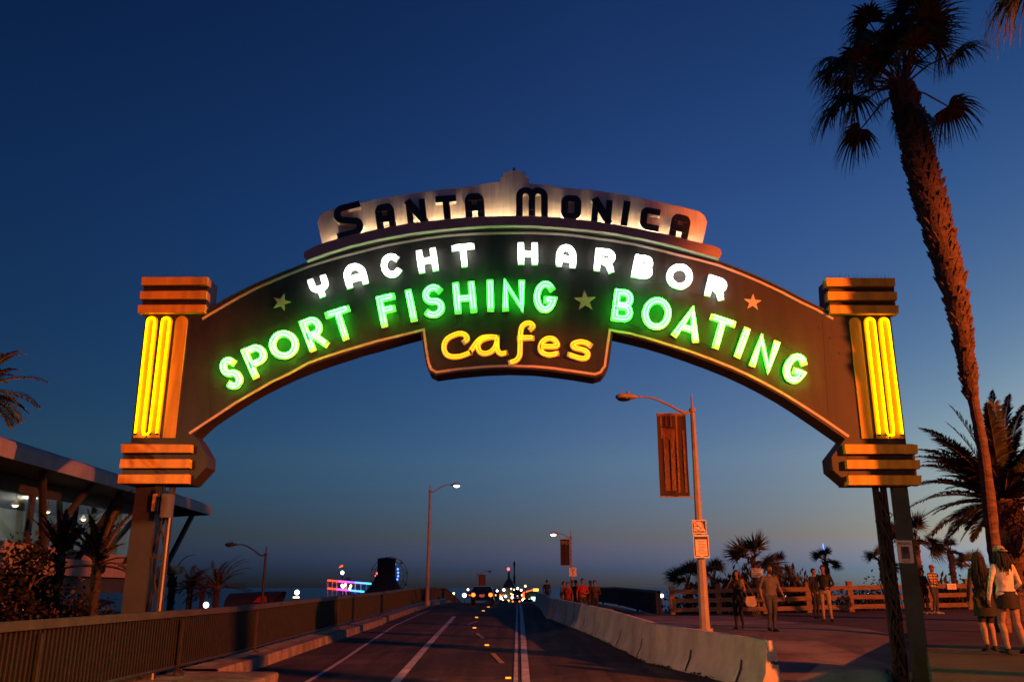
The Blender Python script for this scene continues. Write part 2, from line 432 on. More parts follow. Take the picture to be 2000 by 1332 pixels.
for u, v, nm in studs:
    p = on_road(u, v); st = thing('road_stud', '%s amber road stud with an emissive glint beside the dashed yellow lane line' % nm, 'road stud', p+Vector((0, 0, .004)), 'amber road studs along the lane')
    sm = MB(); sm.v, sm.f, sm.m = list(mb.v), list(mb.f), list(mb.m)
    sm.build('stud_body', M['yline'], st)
    lm = MB(); k = 1+p.y/60; lm.box((0, -.056, .022), (.085*k, .012, .024*k)); lm.build('reflector', M['studglint'], st)
# left kerb and the sidewalk block that ends beside the road
mb = MB(); ks = [d for d in DS if 19 <= d <= 110]; ks = [19.2]+ks
for d in ks:
    zb = zroad(-6.3, d); j = .012*math.sin(d*3.1)
    w = .0 if d < 44 else -.12
    mb.v += [(-6.15+j+w, d, zb-.1), (-6.17+j+w, d, zb+.24+j), (-6.2+w, d, zb+.26), (-6.95, d, zb+.27), (-7.05, d, zb-.5)]
for i in range(len(ks)-1):
    for k in range(4): mb.f.append((5*i+k, 5*i+5+k, 5*i+6+k, 5*i+1+k)); mb.m.append(0)
struct(mb.build('kerb', M['concrete']))
mb = MB()
pr = [(-7.05, -.3), (-4.85, -.3), (-4.8, .15), (-4.83, .185), (-4.9, .2), (-7.05, .22)]
mb.prism([(x, 6, z) for x, z in pr], [(x+(0 if x < -6 else -.1), 19.25, z) for x, z in pr])
struct(mb.build('sidewalk', M['concrete']))
# ---------------------------------------------------------------- the arch
DA = 17.5                       # distance of the arch's face
WS = DA/F/.955                  # metres per photo pixel on that face
def A(u, v):                    # pixel on the face plane -> (x, z)
    p = P(u, v, DA); return (p.x, p.z)
def APX(pts): return [A(u, v) for u, v in pts]
def pri(mb, px, y0, y1, mi=0, smi=None):
    q = APX(px); mb.prism([(x, y0, z) for x, z in q], [(x, y1, z) for x, z in q], mi, smi)
ORG = (0, DA+.3, 0)
arch = thing('gateway_sign', 'arched brown gateway sign with neon lettering spanning the road between two striped pillars', 'sign', ORG)
def ab(mb, name, mats, parent=arch, sm=False): return mb.build(name, mats, parent, ORG, sm)

panel_px = [(400,611),(434,590),(467.6,572),(500,556),(535,541),(567,528),(600,515),(645,500),(690,486),(745,473.5),(800,463),(855,456),(910,451),(955,448),(1000,447),(1045,448),(1090,451),(1145,456),(1200,463),(1255,473.5),(1310,486),(1355,498),(1400,511),(1442,526.5),(1484,544),(1525,563.5),(1565,584.6),(1619,611),
 (1738.5,611),(1770,866),(1782,946),(1660,946),(1627,918),(1624,892.7),(1651,857),(1644,852),(1605,825),(1565,798),(1532,777),(1498,758),(1465,741),(1430,725),(1390,709),(1349,694),(1308,680),(1268,668),(1232,659),(1197,651),
 (1191,703),(1187,722),(1178,733),(1162,738),(1120,731),(1082,726),(1045,722),(995,720.5),(945,722.5),(895,727),(852,733),(839,727),(832,712),(822,650),
 (780,661),(738,673),(704,682),(670,693),(636,704),(602.7,716),(568,730),(535,745.5),(508,759),(481,774),(435,803),(404,824),(377,849),
 (385,858),(404,891),(403,912),(372,945.5),(240,945.5),(255.6,864),(285,611)]
mb = MB(); pri(mb, panel_px, DA, DA+.56, 0, 1); ab(mb, 'arch_panel', [M['panel'], M['panel_side']])
# trim lines
tl_up = [(397,622),(433,600.5),(467.6,580.5),(500,563.5),(535,548),(570,534),(602.7,521),(637,510.5),(670,501),(712,490),(751,480.5),(795,472.5),(832,466),(870,461),(920,457.5),(970,456),(1010,455.3),(1045,455.5),(1082,457),(1120,460),(1160,465.7),(1200,471),(1241,478),(1282,487.5),(1322,498),(1363,507.5),(1403,518.4),(1444,534),(1484,551),(1525,570),(1565,591),(1595,605),(1625,622)]
tl_l = [(372,845),(400,826.5),(427,809),(460,787),(496,766),(530,746.5),(565,730),(602.7,709),(636,697),(670,686),(704,676),(738,666),(780,656),(827.5,644),(832,678),(837,708),(842,721),(852,727),(895,721),(945,716.3),(995,714.5),(1045,716),(1082,719.5),(1120,725),(1162,731),(1173,727),(1181,715),(1186,680),(1191,645),(1230,651.5),(1268,661.6),(1308,674),(1349,687),(1390,702),(1430,718),(1464,733.5),(1498,751),(1532,770),(1569,793),(1612,821),(1655.5,851)]
mb = MB(); ribbon(mb, APX(tl_up), 4.6*WS, DA-.012, DA-.001); ab(mb, 'trim_line', M['pinkline'])
mb = MB(); ribbon(mb, APX(tl_l), 4.6*WS, DA-.012, DA-.001); ab(mb, 'trim_line', M['pinkline'])
# raised outer flange of the panel (shadow line along its edge)
mb = MB(); ribbon(mb, APX(panel_px[:28]), .035, DA-.035, DA-.003); ab(mb, 'edge_flange', M['panel_side'])
# panel seams
for (u0, v0, u1, v1) in ((780,478,782,650),(901,462,903,630),(1010,459,1010,625),(1121,464,1121,720),(1240,482,1241,650),(1606,618,1618,810),(640,514,655,698),(1380,516,1366,690),(405,640,412,820)):
    mb = MB(); ribbon(mb, APX([(u0, v0), (u1, v1)]), .012, DA-.004, DA-.001); ab(mb, 'panel_seam', M['panel_side'])
# bolts
br = random.Random(3)
for u, v in [(1600,640),(1622,660),(1640,690),(1590,700),(1585,760),(1612,735),(1500,650),(1535,640),(700,640),(930,640),(1100,640),(1000,640),(440,700),(420,760),(560,620),(600,650)]:
    x, z = A(u, v); mb = MB(); mb.box((x, DA-.005, z), (.045, .008, .045), ry=br.random()); ab(mb, 'bolt_cover', M['panel_side'])
# bird spikes
mb = MB(); sr = random.Random(5)
def spikes(px, step, y):
    q = APX(px)
    for a, b in zip(q[:-1], q[1:]):
        L = math.dist(a, b); n = max(1, int(L/step))
        for i in range(n):
            t = i/n; x = lerp(a[0], b[0], t); z = lerp(a[1], b[1], t)
            for s in (-1, 1):
                dx = sr.uniform(-.05, .05)
                mb.tube([(x, y, z-.01), (x+dx, y+s*.06, z+.12)], .0022, 3, False)
spikes(panel_px[:8], .075, DA+.15); spikes(panel_px[21:28], .075, DA+.15); spikes([(281,541),(404,541)], .07, DA+.1); spikes([(1616,543),(1746,543)], .07, DA+.1)
ab(mb, 'bird_spikes', M['darksteel'])

# pillar capitals, strips and flutes
def strips(rows):
    for r in rows:
        m = MB(); q = [P(u, v, DA-.13) for u, v in r]
        m.prism([(p.x, DA-.13, p.z) for p in q], [(p.x, DA+.12, p.z) for p in q]); ab(m, 'capital_strip', M['orange'])
strips([[(277,541.5),(405.5,541),(404,556),(276,557)], [(274,569),(403,567.5),(402,583.5),(273,584)], [(270,595.7),(401,595),(399,610.5),(268.7,610.5)],
        [(236.6,867),(374,868),(373,883.4),(236,883.4)], [(235,896.5),(371,896.5),(370,913.5),(232.8,913.5)], [(231.4,926.6),(368.5,926),(367.5,944),(229.3,943.5)],
        [(1614,543),(1748,543),(1748.6,558.7),(1615,558.7)], [(1617,569.5),(1752,570),(1752.4,585.7),(1619,585.7)], [(1620.7,596),(1755,596.5),(1755.4,612.4),(1623,612)],
        [(1650,867.4),(1792,868),(1793,885.7),(1652,885.7)], [(1654,898),(1797,898),(1797.6,915),(1655.5,915)], [(1657.5,928),(1799.7,928),(1800,946.7),(1658.5,946.7)]])
for px in ([(282,542),(407,542),(401,611),(277,611)], [(1617,543.5),(1745,543.5),(1750,612),(1621,612)]):
    m = MB(); pri(m, px, DA-.004, DA+.6); ab(m, 'capital', M['panel'])
for px in ([(242,866),(371,866),(369,944),(236,944)], [(1654,867),(1784,867),(1793,946),(1659,946)]):
    m = MB(); pri(m, px, DA-.006, DA+.6); ab(m, 'capital', M['panel'])
def flute(tl, tr, br_, bl, lit, kind):
    """rounded-top flute; corners are where the straight sides start"""
    a, b, c, d = [Vector(A(*p)) for p in (tl, tr, br_, bl)]
    r = (b-a).length/2; mid = (a+b)/2
    arc = [(mid.x-r*math.cos(t), mid.y+r*math.sin(t)) for t in [math.pi*i/14 for i in range(15)]]
    poly = arc+[tuple(c), tuple(d)]
    m = MB(); m.prism([(x, DA-.03, z) for x, z in poly], [(x, DA-.001, z) for x, z in poly]); fl = ab(m, 'flute', M['orange'])
    if not lit: return
    k = .62; rr = r*k
    ex = (c-d).normalized(); low = .12
    def on(side, t, up=0):        # along the straight side
        p = a.lerp(d, t) if side < 0 else b.lerp(c, t)
        return p+(mid-(a+b)/2)
    wl = (b-a).length*(1-k)/2
    left_top = Vector((a.x+wl, a.y)); right_top = Vector((b.x-wl, b.y))
    left_bot = d.lerp(c, .5*(1-k)); right_bot = c.lerp(d, .5*(1-k))
    left_bot = left_top.lerp(left_bot, .965); right_bot = right_top.lerp(right_bot, .965)
    u = [left_bot, left_top]+[Vector((mid.x-rr*math.cos(t), mid.y+rr*math.sin(t))) for t in [math.pi*i/10 for i in range(1, 10)]]+[right_top, right_bot]
    if kind == 'hook': u = u[:-1]+[right_top.lerp(right_bot, .96), right_bot+ex*.02+Vector((0, -.02)), right_bot+ex*.1+Vector((0, -.03)), right_bot+ex*.15+Vector((0, .02))]
    if kind == 'hookl': u = [left_bot-ex*.15+Vector((0, .02)), left_bot-ex*.1+Vector((0, -.03)), left_bot-ex*.02+Vector((0, -.02)), left_top.lerp(left_bot, .96)]+u[1:]
    t = MB(); t.tube([(p.x, DA-.075, p.y) for p in u], .019, 8); t.build('neon_tube', M['neon_yellow'], fl, ORG, True)
    e = MB()
    for p in (u[0], u[-1]):
        e = MB(); e.tube([(p.x, DA-.08, p.y-.012), (p.x, DA-.02, p.y-.012)], .024, 8); e.build('electrode', M['black'], fl, ORG)
flute((286,629),(309,629),(284,855),(261.5,855), True, 'hook'); flute((315,629),(337.5,629),(311.5,855),(289,855), True, ''); flute((343.7,629),(367,629),(342.6,855.5),(318.5,855.5), False, '')
flute((1658.5,631),(1680,631),(1705,856.6),(1682.7,856.6), False, ''); flute((1686,631),(1709.7,631),(1735.6,856.6),(1711.5,856.6), True, ''); flute((1714,631),(1736.7,631),(1765.5,856.6),(1739.6,856.6), True, 'hookl')
# stars
for u, v, r, a0 in ((550,591,18.5,-14), (1142.5,588,22.5,2), (1470,591,17.5,-6)):
    x, z = A(u, v); m = MB(); pts = []
    for i in range(10):
        a = R(90+a0+36*i); rr = (r if i % 2 == 0 else r*.4)*WS; pts.append((x+rr*math.cos(a), z+rr*math.sin(a)))
    m.prism([(p, DA-.02, q) for p, q in pts], [(p, DA-.001, q) for p, q in pts]); ab(m, 'star', M['star'])

# ---------------------------------------------------------------- letter strokes in a unit cell
def arc(cx, cy, rx, ry, a0, a1, n=12): return [(cx+rx*math.cos(R(a0+(a1-a0)*i/n)), cy+ry*math.sin(R(a0+(a1-a0)*i/n))) for i in range(n+1)]
def glyph(c):
    if c == 'O': return [('c', arc(.5, .5, .5, .5, 90, 450, 28)[:-1])]
    if c == 'A': return [('o', [(0, 0), (.5, 1), (1, 0)]), ('o', [(.27, .3), (.73, .3)])]
    if c == 'a': return [('o', [(0, 0), (0, .5)]+arc(.5, .5, .5, .5, 170, 10, 14)+[(1, .5), (1, 0)]), ('o', [(.12, .3), (.88, .3)])]
    if c == 'Y': return [('o', [(0, 1), (0, .62)]+arc(.5, .62, .5, .26, 190, 350, 12)+[(1, .62), (1, 1)]), ('o', [(.5, .27), (.5, 0)])]
    if c == 'C': return [('o', arc(.52, .5, .52, .5, 48, 312, 24))]
    if c == 'G': return [('o', arc(.5, .5, .5, .5, 48, 338, 24)+[(1, .4), (.62, .4)])]
    if c == 'H': return [('o', [(0, 0), (0, 1)]), ('o', [(1, 0), (1, 1)]), ('o', [(.1, .47), (.9, .47)])]
    if c == 'T': return [('o', [(0, 1), (1, 1)]), ('o', [(.5, 0), (.5, .9)])]
    if c == 'R': return [('o', [(0, 0), (0, 1), (.5, 1)]+arc(.6, .74, .4, .26, 80, -80, 10)+[(.5, .48), (.15, .48)]), ('o', [(.5, .4), (.78, .28), (.95, 0)])]
    if c == 'r': return [('o', [(0, 0), (0, 1), (.5, 1)]+arc(.58, .74, .42, .26, 80, -80, 10)+[(.5, .48), (.15, .48)]), ('o', [(.45, .42), (1, 0)])]
    if c == 'B': return [('o', [(0, .5), (0, 1), (.5, 1)]+arc(.55, .76, .36, .24, 80, -80, 10)+[(.5, .52), (.12, .52)]), ('o', [(.1, .46), (.55, .46)]+arc(.6, .24, .4, .23, 80, -80, 10)+[(.5, 0), (0, 0), (0, .42)])]
    if c == 'P': return [('o', [(0, 0), (0, 1), (.5, 1)]+arc(.55, .72, .45, .28, 80, -80, 12)+[(.5, .44), (.15, .44)])]
    if c == 'F': return [('o', [(0, 0), (0, 1), (1, 1)]), ('o', [(.12, .52), (.85, .52)])]
    if c == 'I': return [('o', [(.5, 0), (.5, 1)])]
    if c == 'N': return [('o', [(0, 0), (0, 1), (1, 0), (1, 1)])]
    if c == 'S': return [('o', arc(.5, .75, .48, .25, 35, 265, 14)+arc(.5, .25, .5, .25, 85, -145, 14))]
def place(c, BL, BR, TL, w, ex=1.0):
    BL, BR, TL = Vector(BL), Vector(BR), Vector(TL); W = (BR-BL).length; H = (TL-BL).length; out = []
    for kind, pts in glyph(c):
        q = []
        for a, b in pts:
            a2 = .5 if c == 'I' else (w/2+a*(W-w))/W; b2 = (w/2+b*(H-w))/H
            p = BL+(BR-BL)*a2+(TL-BL)*b2; q.append(A(p.x, p.y))
        out.append((kind, q))
    return out
def refine(pts, closed, step=.12):
    """split long straight runs a little so that tubes bend with short corners"""
    return pts
def neon_letter(ch, strokes, w_px, mat, label, single=False, rad=.0175):
    w = w_px*WS; m = MB()
    for i, (kind, q) in enumerate(strokes):
        ribbon(m, q, w, DA-.045-.003*i, DA-.001-.0005*i, kind == 'c')
    let = ab(m, 'neon_letter', M['cream']); let['label'] = label
    t = MB()
    for i, (kind, q) in enumerate(strokes):
        offs = (0,) if single else (-w*.24, w*.24)
        y = DA-.045-.05-.036*(i % 2)
        for o in offs:
            pts = offset_line(q, o, kind == 'c')
            if kind == 'c': pts = pts+[pts[0]]
            t.tube([(p[0], y, p[1]) for p in pts], rad, 7)
        if not single and kind != 'c':       # U-bends that join the pair at one end
            a = offset_line(q, offs[0]); b = offset_line(q, offs[1])
            t.tube([(a[-1][0], y, a[-1][1]), (b[-1][0], y, b[-1][1])], rad, 7)
    t.build('neon_tube', M[mat], let, ORG, True)
    return let
# white line
WH = [('Y',(613.5,588),(650,576),(600,547.5)),('a',(678.4,567),(721.6,555),(667,523)),('C',(750,549),(790,539),(740,502.5)),('H',(818.7,536.6),(858,530),(812,490.4)),('T',(885,526),(930.5,521.5),(881.2,480.5)),
      ('H',(1011.5,519),(1051,519.7),(1010.8,474)),('a',(1085,522),(1124.5,526.7),(1087,477)),('R',(1158.7,530.7),(1199,536),(1163,485)),('B',(1231,543),(1271,549.5),(1240.3,497.5)),('O',(1297,563),(1348,571),(1305,513)),('R',(1374,578),(1412,590.5),(1383.8,536.8))]
for i, (c, bl, brr, tl) in enumerate(WH):
    neon_letter(c, place(c, bl, brr, tl, 12.6), 12.6, 'neon_white', 'white neon letter %s in the upper line' % c.upper(), rad=.016)
GR = [('S',(447.3,767),(481,754),(425,706)),('P',(496,742.7),(538,726),(470.3,684.6)),('O',(537,710),(592,693),(519,656)),('r',(606.8,690),(645,676),(583.8,629)),('T',(653,673.5),(701,658.5),(633.8,611.6)),
      ('F',(746,642.5),(783,634),(733.8,581)),('I',(800,632),(820,628),(787,568)),('S',(829,627),(871,619),(823,561)),('H',(888.8,616),(932.5,612.5),(883,553)),('I',(949,610.5),(968,610),(947.5,547)),('N',(980.8,610),(1025.5,610),(980.8,547.5)),('G',(1041,612),(1086,614),(1043.5,549)),
      ('B',(1192,628),(1233,634),(1200.5,564)),('O',(1249,642),(1306,650),(1258,578)),('A',(1310,658),(1362,672),(1327,594)),('T',(1371,674.5),(1420,690.5),(1388.4,613)),('I',(1428,697),(1448,703),(1449.5,638)),('N',(1461,715),(1503,731),(1482,653.5)),('G',(1521,741),(1563,757),(1541,684.6))]
for i, (c, bl, brr, tl) in enumerate(GR):
    neon_letter(c, place(c, bl, brr, tl, 13.2), 13.2, 'neon_green', 'green neon letter %s in the long middle line' % c.upper(), rad=.0125)
# amber script, traced stroke by stroke
def sm_line(pts, n=4):
    out = []
    for i in range(len(pts)-1):
        p0 = Vector(pts[max(i-1, 0)]); p1 = Vector(pts[i]); p2 = Vector(pts[i+1]); p3 = Vector(pts[min(i+2, len(pts)-1)])
        for k in range(n):
            t = k/n
            out.append(tuple(.5*((2*p1)+(p2-p0)*t+(2*p0-5*p1+4*p2-p3)*t*t+(3*p1-p0-3*p2+p3)*t**3)))
    out.append(tuple(pts[-1])); return out
def cz(pts): return [A(720+x/4, 440+y/4) for x, y in sm_line(pts)]
CF = {'c': [[(752,912),(772,895),(762,868),(725,852),(675,862),(615,895),(590,945),(600,1000),(640,1030),(710,1030),(785,1005)]],
      'a': [[(800,985),(850,915),(890,885),(945,878),(1000,882)], [(945,882),(880,905),(855,950),(870,995),(905,1010),(950,1000),(985,965),(1000,930)], [(1003,885),(1003,960),(1015,995),(1040,1010),(1068,1003)]],
      'f': [[(1270,812),(1285,795),(1262,772),(1225,775),(1195,805),(1185,870),(1183,960),(1178,1025),(1150,1062),(1112,1075)], [(1180,888),(1275,887)]],
      'e': [[(1345,950),(1465,950),(1462,912),(1430,890),(1385,895),(1350,925),(1340,970),(1365,1005),(1410,1018),(1468,1008)]],
      's': [[(1725,940),(1690,922),(1640,917),(1595,935),(1610,962),(1680,980),(1710,1005),(1700,1038),(1655,1045),(1570,1018)]]}
for ch, sts in CF.items():
    neon_letter(ch, [('o', cz(s)) for s in sts], 10.5, 'neon_amber', 'amber neon script letter %s below the centre' % ch, rad=.014)
# cables between letters
for a, b in (((784,512),(812,505)),((852,488),(882,486)),((636,580),(676,568)),((1050,519),(1088,522)),((1122,524),(1158,532)),((1270,550),(1376,582)),((452,766),(498,738)),((584,704),(610,688)),((634,672),(670,660)),((1208,630),(1268,645)),((1364,668),(1394,680)),((1434,700),(1464,714)),((1522,672),(1550,690)),((1026,554),(1084,556)),((988,690),(1000,706)),((1044,642),(1054,672)),((1088,694),(1112,698)),((822,630),(832,622))):
    p, q = A(*a), A(*b); mid = ((p[0]+q[0])/2, (p[1]+q[1])/2-.02)
    mb = MB(); mb.tube([(p[0], DA-.07, p[1]), (mid[0], DA-.09, mid[1]), (q[0], DA-.07, q[1])], .007, 5); ab(mb, 'cable', M['black'])

# ---------------------------------------------------------------- crest with the place name
crest_px = [(631.7,490),(619.6,435),(624,422),(635,413),(652.6,407),(690,398),(734,389),(800,378),(866,369),(925,363),(941,359),(976,355),(977,347.5),(983,343),(984,335),(991,335.5),(997,332.5),(1011,333),(1017,335.5),(1026,335.5),(1026,343),(1033,347),(1033,358),(1082,362),(1084,365),(1156,370.5),(1222,380),(1288,393.6),(1330,403),(1365,412),(1376,420),(1381.5,433),(1378,451),(1369,490),(1310,476),(1200,454),(1090,442),(1000,438),(910,442),(800,454),(690,476)]
mb = MB(); pri(mb, crest_px, DA+.02, DA+.2); crest = ab(mb, 'crest_panel', M['plate'])
mb = MB(); mb.box((A(1004,329)[0], DA+.1, A(1004,329)[1]), (.05, .05, .1)); ab(mb, 'finial', M['darksteel'])
led_top = [(598,498),(615,489),(631.7,481.6),(690,465),(745,453),(800,443),(855,436.5),(910,431.5),(955,429.3),(1000,428.5),(1045,428.8),(1090,431.5),(1145,437),(1200,445),(1255,455),(1310,466.5),(1340,474.5),(1369,482),(1388,486),(1403,492),(1406,500)]
led_bot = [(1402,511),(1355,498),(1310,485.5),(1255,473),(1200,462.5),(1145,455.5),(1090,450.7),(1045,447.7),(1000,446.6),(955,447.7),(910,450.7),(855,455.5),(800,462.7),(745,473),(690,485.5),(645,499.5),(602,515),(597,507)]
mb = MB(); pri(mb, led_top+led_bot, DA-.18, DA-.15); ab(mb, 'ledge_face', M['ledge'])
# underside of the trough
q = APX([(602,515),(645,499.5),(690,485.5),(745,473),(800,462.7),(855,455.5),(910,450.7),(955,447.7),(1000,446.6),(1045,447.7),(1090,450.7),(1145,455.5),(1200,462.5),(1255,473),(1310,485.5),(1355,498),(1402,511)])
mb = MB(); mb.prism([(x, DA-.149, z+.004) for x, z in q]+[(x, DA-.149, z+.024) for x, z in reversed(q)], [(x, DA+.019, z+.004) for x, z in q]+[(x, DA+.019, z+.024) for x, z in reversed(q)]); ab(mb, 'ledge_tray', M['ledge'])
mb = MB(); q2 = q[1:-1]
mb.tube([(x, DA-.125, z+.05) for x, z in q2], .016, 6); ab(mb, 'lamp_strip', M['strip'])
SM = [('S0',(661.8,474),(715,461),(651,409)),('A',(738.9,455.7),(776.5,449),(731.5,406)),('N',(797.8,444.7),(836.3,439.8),(792.3,397)),('T',(855,436.5),(896,433.5),(850,388)),('A',(910,431.5),(948,430),(907,382.6)),
      ('M',(1007.5,428.4),(1069.8,429.5),(1007.5,369)),('O',(1094,433.5),(1134,435),(1095.5,385)),('N',(1153,437.6),(1192,443),(1157,391)),('I',(1208,445.7),(1225,447.5),(1215.5,396)),('C',(1246.7,452),(1284.5,459),(1251,406.8)),('A',(1303.4,465),(1340.5,474),(1312,419))]
def deco(c):
    if c == 'S0': return [[(1, 1), (.35, 1)]+arc(.25, .78, .25, .22, 100, 250, 8)+[(.4, .52), (.75, .42)]+arc(.78, .22, .22, .2, 70, -80, 8)+[(.7, 0), (0, 0)]]
    if c == 'A': return [[(0, 0), (0, .75)]+arc(.3, .75, .3, .25, 170, 90, 6)+arc(.7, .75, .3, .25, 90, 10, 6)+[(1, .75), (1, 0)], [(.2, .36), (.8, .36)], [(.25, .96), (.75, .96)]]
    if c == 'N': return [[(0, 0), (0, 1)], [(.04, 1), (.96, 0)], [(1, 0), (1, 1)]]
    if c == 'T': return [[(0, 1), (1, 1)], [(.5, 0), (.5, .9)]]
    if c == 'M': return [[(0, 0), (0, .7)]+arc(.25, .72, .25, .26, 175, 90, 8)+arc(.25, .72, .25, .26, 80, 5, 8)+[(.5, .7), (.5, 0)], [(.5, .3), (.5, .7)]+arc(.75, .72, .25, .26, 175, 90, 8)+arc(.75, .72, .25, .26, 80, 5, 8)+[(1, .7), (1, 0)]]
    if c == 'O': return [arc(.3, .75, .3, .25, 180, 90, 6)+arc(.7, .75, .3, .25, 90, 0, 6)+arc(.7, .25, .3, .25, 0, -90, 6)+arc(.3, .25, .3, .25, -90, -180, 6)]
    if c == 'I': return [[(.5, 0), (.5, 1)]]
    if c == 'C': return [[(1, 1), (.35, 1)]+arc(.3, .75, .3, .25, 95, 175, 6)+[(0, .7), (0, .3)]+arc(.3, .25, .3, .25, 185, 265, 6)+[(.35, 0), (1, 0)]]
for c, bl, brr, tl in SM:
    bl, brr, tl = Vector(bl), Vector(brr), Vector(tl); W = (brr-bl).length; H = (tl-bl).length; w = 14.0 if c != 'M' else 13.6
    if c == 'N': w = 12.5
    m = MB()
    for i, st in enumerate(deco(c)):
        q = []
        for a, b in st:
            p = bl+(brr-bl)*((w/2+a*(W-w))/W)+(tl-bl)*((w/2+b*(H-w))/H); q.append(A(p.x, p.y))
        wide = w*1.25 if c == 'N' and i == 1 else w
        ribbon(m, q, wide*WS, DA-.13-.003*i, DA+.018-.001*i, c == 'O', mi=0, smi=1)
    l = ab(m, 'sign_letter', [M['black'], M['white']]); l['label'] = 'black raised letter %s on the cream crest' % c[0]

# ---------------------------------------------------------------- supports
def leg(px, y0, y1, mat, name='support_post'):
    m = MB(); q = [P(u, v, y0) for u, v in px]
    q = [(p.x, p.z) for p in q]
    m.prism([(x, y0, z) for x, z in q], [(x, y1, z) for x, z in q]); return ab(m, name, mat)
def down(u, v, y0, zb):      # straight down to height zb, as a pixel
    p = P(u, v, y0); return (p.x, zb)
def post(u0, u1, v, y0, y1, zb, mat):
    a, b = P(u0, v, y0), P(u1, v, y0); m = MB()
    m.prism([(a.x, y0, a.z), (b.x, y0, b.z), (b.x, y0, zb), (a.x, y0, zb)], [(a.x, y1, a.z), (b.x, y1, b.z), (b.x, y1, zb), (a.x, y1, zb)])
    return ab(m, 'support_post', mat), a.x, b.x, a.z
post(266, 309, 946, DA+.1, DA+.5, -1.0, M['brownsteel'])
a, b = P(316, 946, DA+.14), P(341, 946, DA+.14)
x0, x1, zt = a.x, b.x, a.z
m = MB(); m.box((x1-.05, DA+.18, (zt-1)/2), (.1, .1, zt+1)); ab(m, 'support_post', M['brownsteel'])
m = MB(); z = zt-.3; k = 0; xl = P(309, 946, DA+.1).x
while z > -.6:
    m.tube([(xl, DA+.16, z), (x1-.06, DA+.16, z-1.05)], .022, 5); m.tube([(xl, DA+.2, z-1.05), (x1-.06, DA+.2, z)], .022, 5)
    m.box(((xl+x1)/2, DA+.18, z), (x1-xl-.1, .07, .09)); z -= 1.12
ab(m, 'lattice_brace', M['brownsteel'])
m = MB(); p = P(324, 988, DA-.02); m.box((p.x+.03, DA-.02, p.z), (.2, .16, .46)); ab(m, 'junction_box', M['metal'])
m = MB(); p = P(303, 981, DA+.04); m.box((p.x, DA+.05, p.z), (.1, .08, .34)); ab(m, 'breaker_panel', M['breaker'])
m = MB(); p = P(332, 1006, DA-.04); m.tube([(p.x, DA-.04, p.z+.02), (p.x, DA-.04, -.4)], .019, 8); ab(m, 'conduit', M['copper'])
m = MB(); p = P(313, 955, DA-.02)
for dx in (-.1, -.05, .0, .06): m.tube([(p.x+dx, DA+.02, p.z+.12), (p.x+dx*.9, DA+.03, p.z-.5)], .014, 5)
ab(m, 'cable', M['darksteel'])
# right: a dark lattice leg and a green square post with a paper notice
m = MB(); a, b = P(1706, 946, DA+.12), P(1731, 946, DA+.12)
for x in (a.x+.05, b.x-.05): m.box((x, DA+.17, a.z/2-.3), (.1, .1, a.z+.6))
ab(m, 'support_post', M['darksteel'])
m = MB(); z = a.z-.2
while z > -.4:
    m.box(((a.x+b.x)/2, DA+.12, z), (b.x-a.x-.02, .04, .12)); m.tube([(a.x+.03, DA+.1, z), (b.x-.03, DA+.1, z-.5)], .03, 5); m.tube([(a.x+.03, DA+.16, z-.5), (b.x-.03, DA+.16, z)], .03, 5)
    m.box(((a.x+b.x)/2, DA+.2, z-.25), (b.x-a.x-.1, .04, .4)); z -= .5
for i in range(60):
    zz = rng.uniform(-.2, a.z-.3); xx = rng.uniform(a.x-.03, b.x-.04); m.tube([(xx, DA+.1, zz), (xx+rng.uniform(-.08, .08), DA+.06, zz+rng.uniform(-.25, .25)), (xx+rng.uniform(-.1, .1), DA+.1, zz+rng.uniform(-.4, .4))], .012, 4)
ab(m, 'lattice_brace', M['darksteel'])
a, b = P(1743, 946, DA+.06), P(1772, 946, DA+.06)
m = MB(); m.box(((a.x+b.x)/2, DA+.13, a.z/2-.2), (b.x-a.x, .14, a.z+.4)); ab(m, 'support_post', M['greensteel'])
gx = (a.x+b.x)/2
p = P(1770, 1077, DA+.05)
t = thing('paper_notice', 'pale paper notice with a portrait stuck on the green sign post', 'poster', (p.x-.02, DA+.052, p.z-.22))
m = MB(); m.box((0, 0, .22), (.31, .006, .44)); m.build('sheet', M['paper'], t)
m = MB(); m.box((0, -.0045, .2), (.17, .003, .24)); m.ell((0, -.006, .25), (.06, .004, .075), 12, 8, 1); m.build('portrait', [M['metal'], M['signdark']], t)
text_mesh('MISSING', .075, 'heading', M['signdark'], t, (0, -.006, .375))
m = MB()
for i in range(2): m.box((0, -.0045, .05-.03*i), (.2-.06*i, .003, .009))
m.build('text_line', M['signdark'], t)
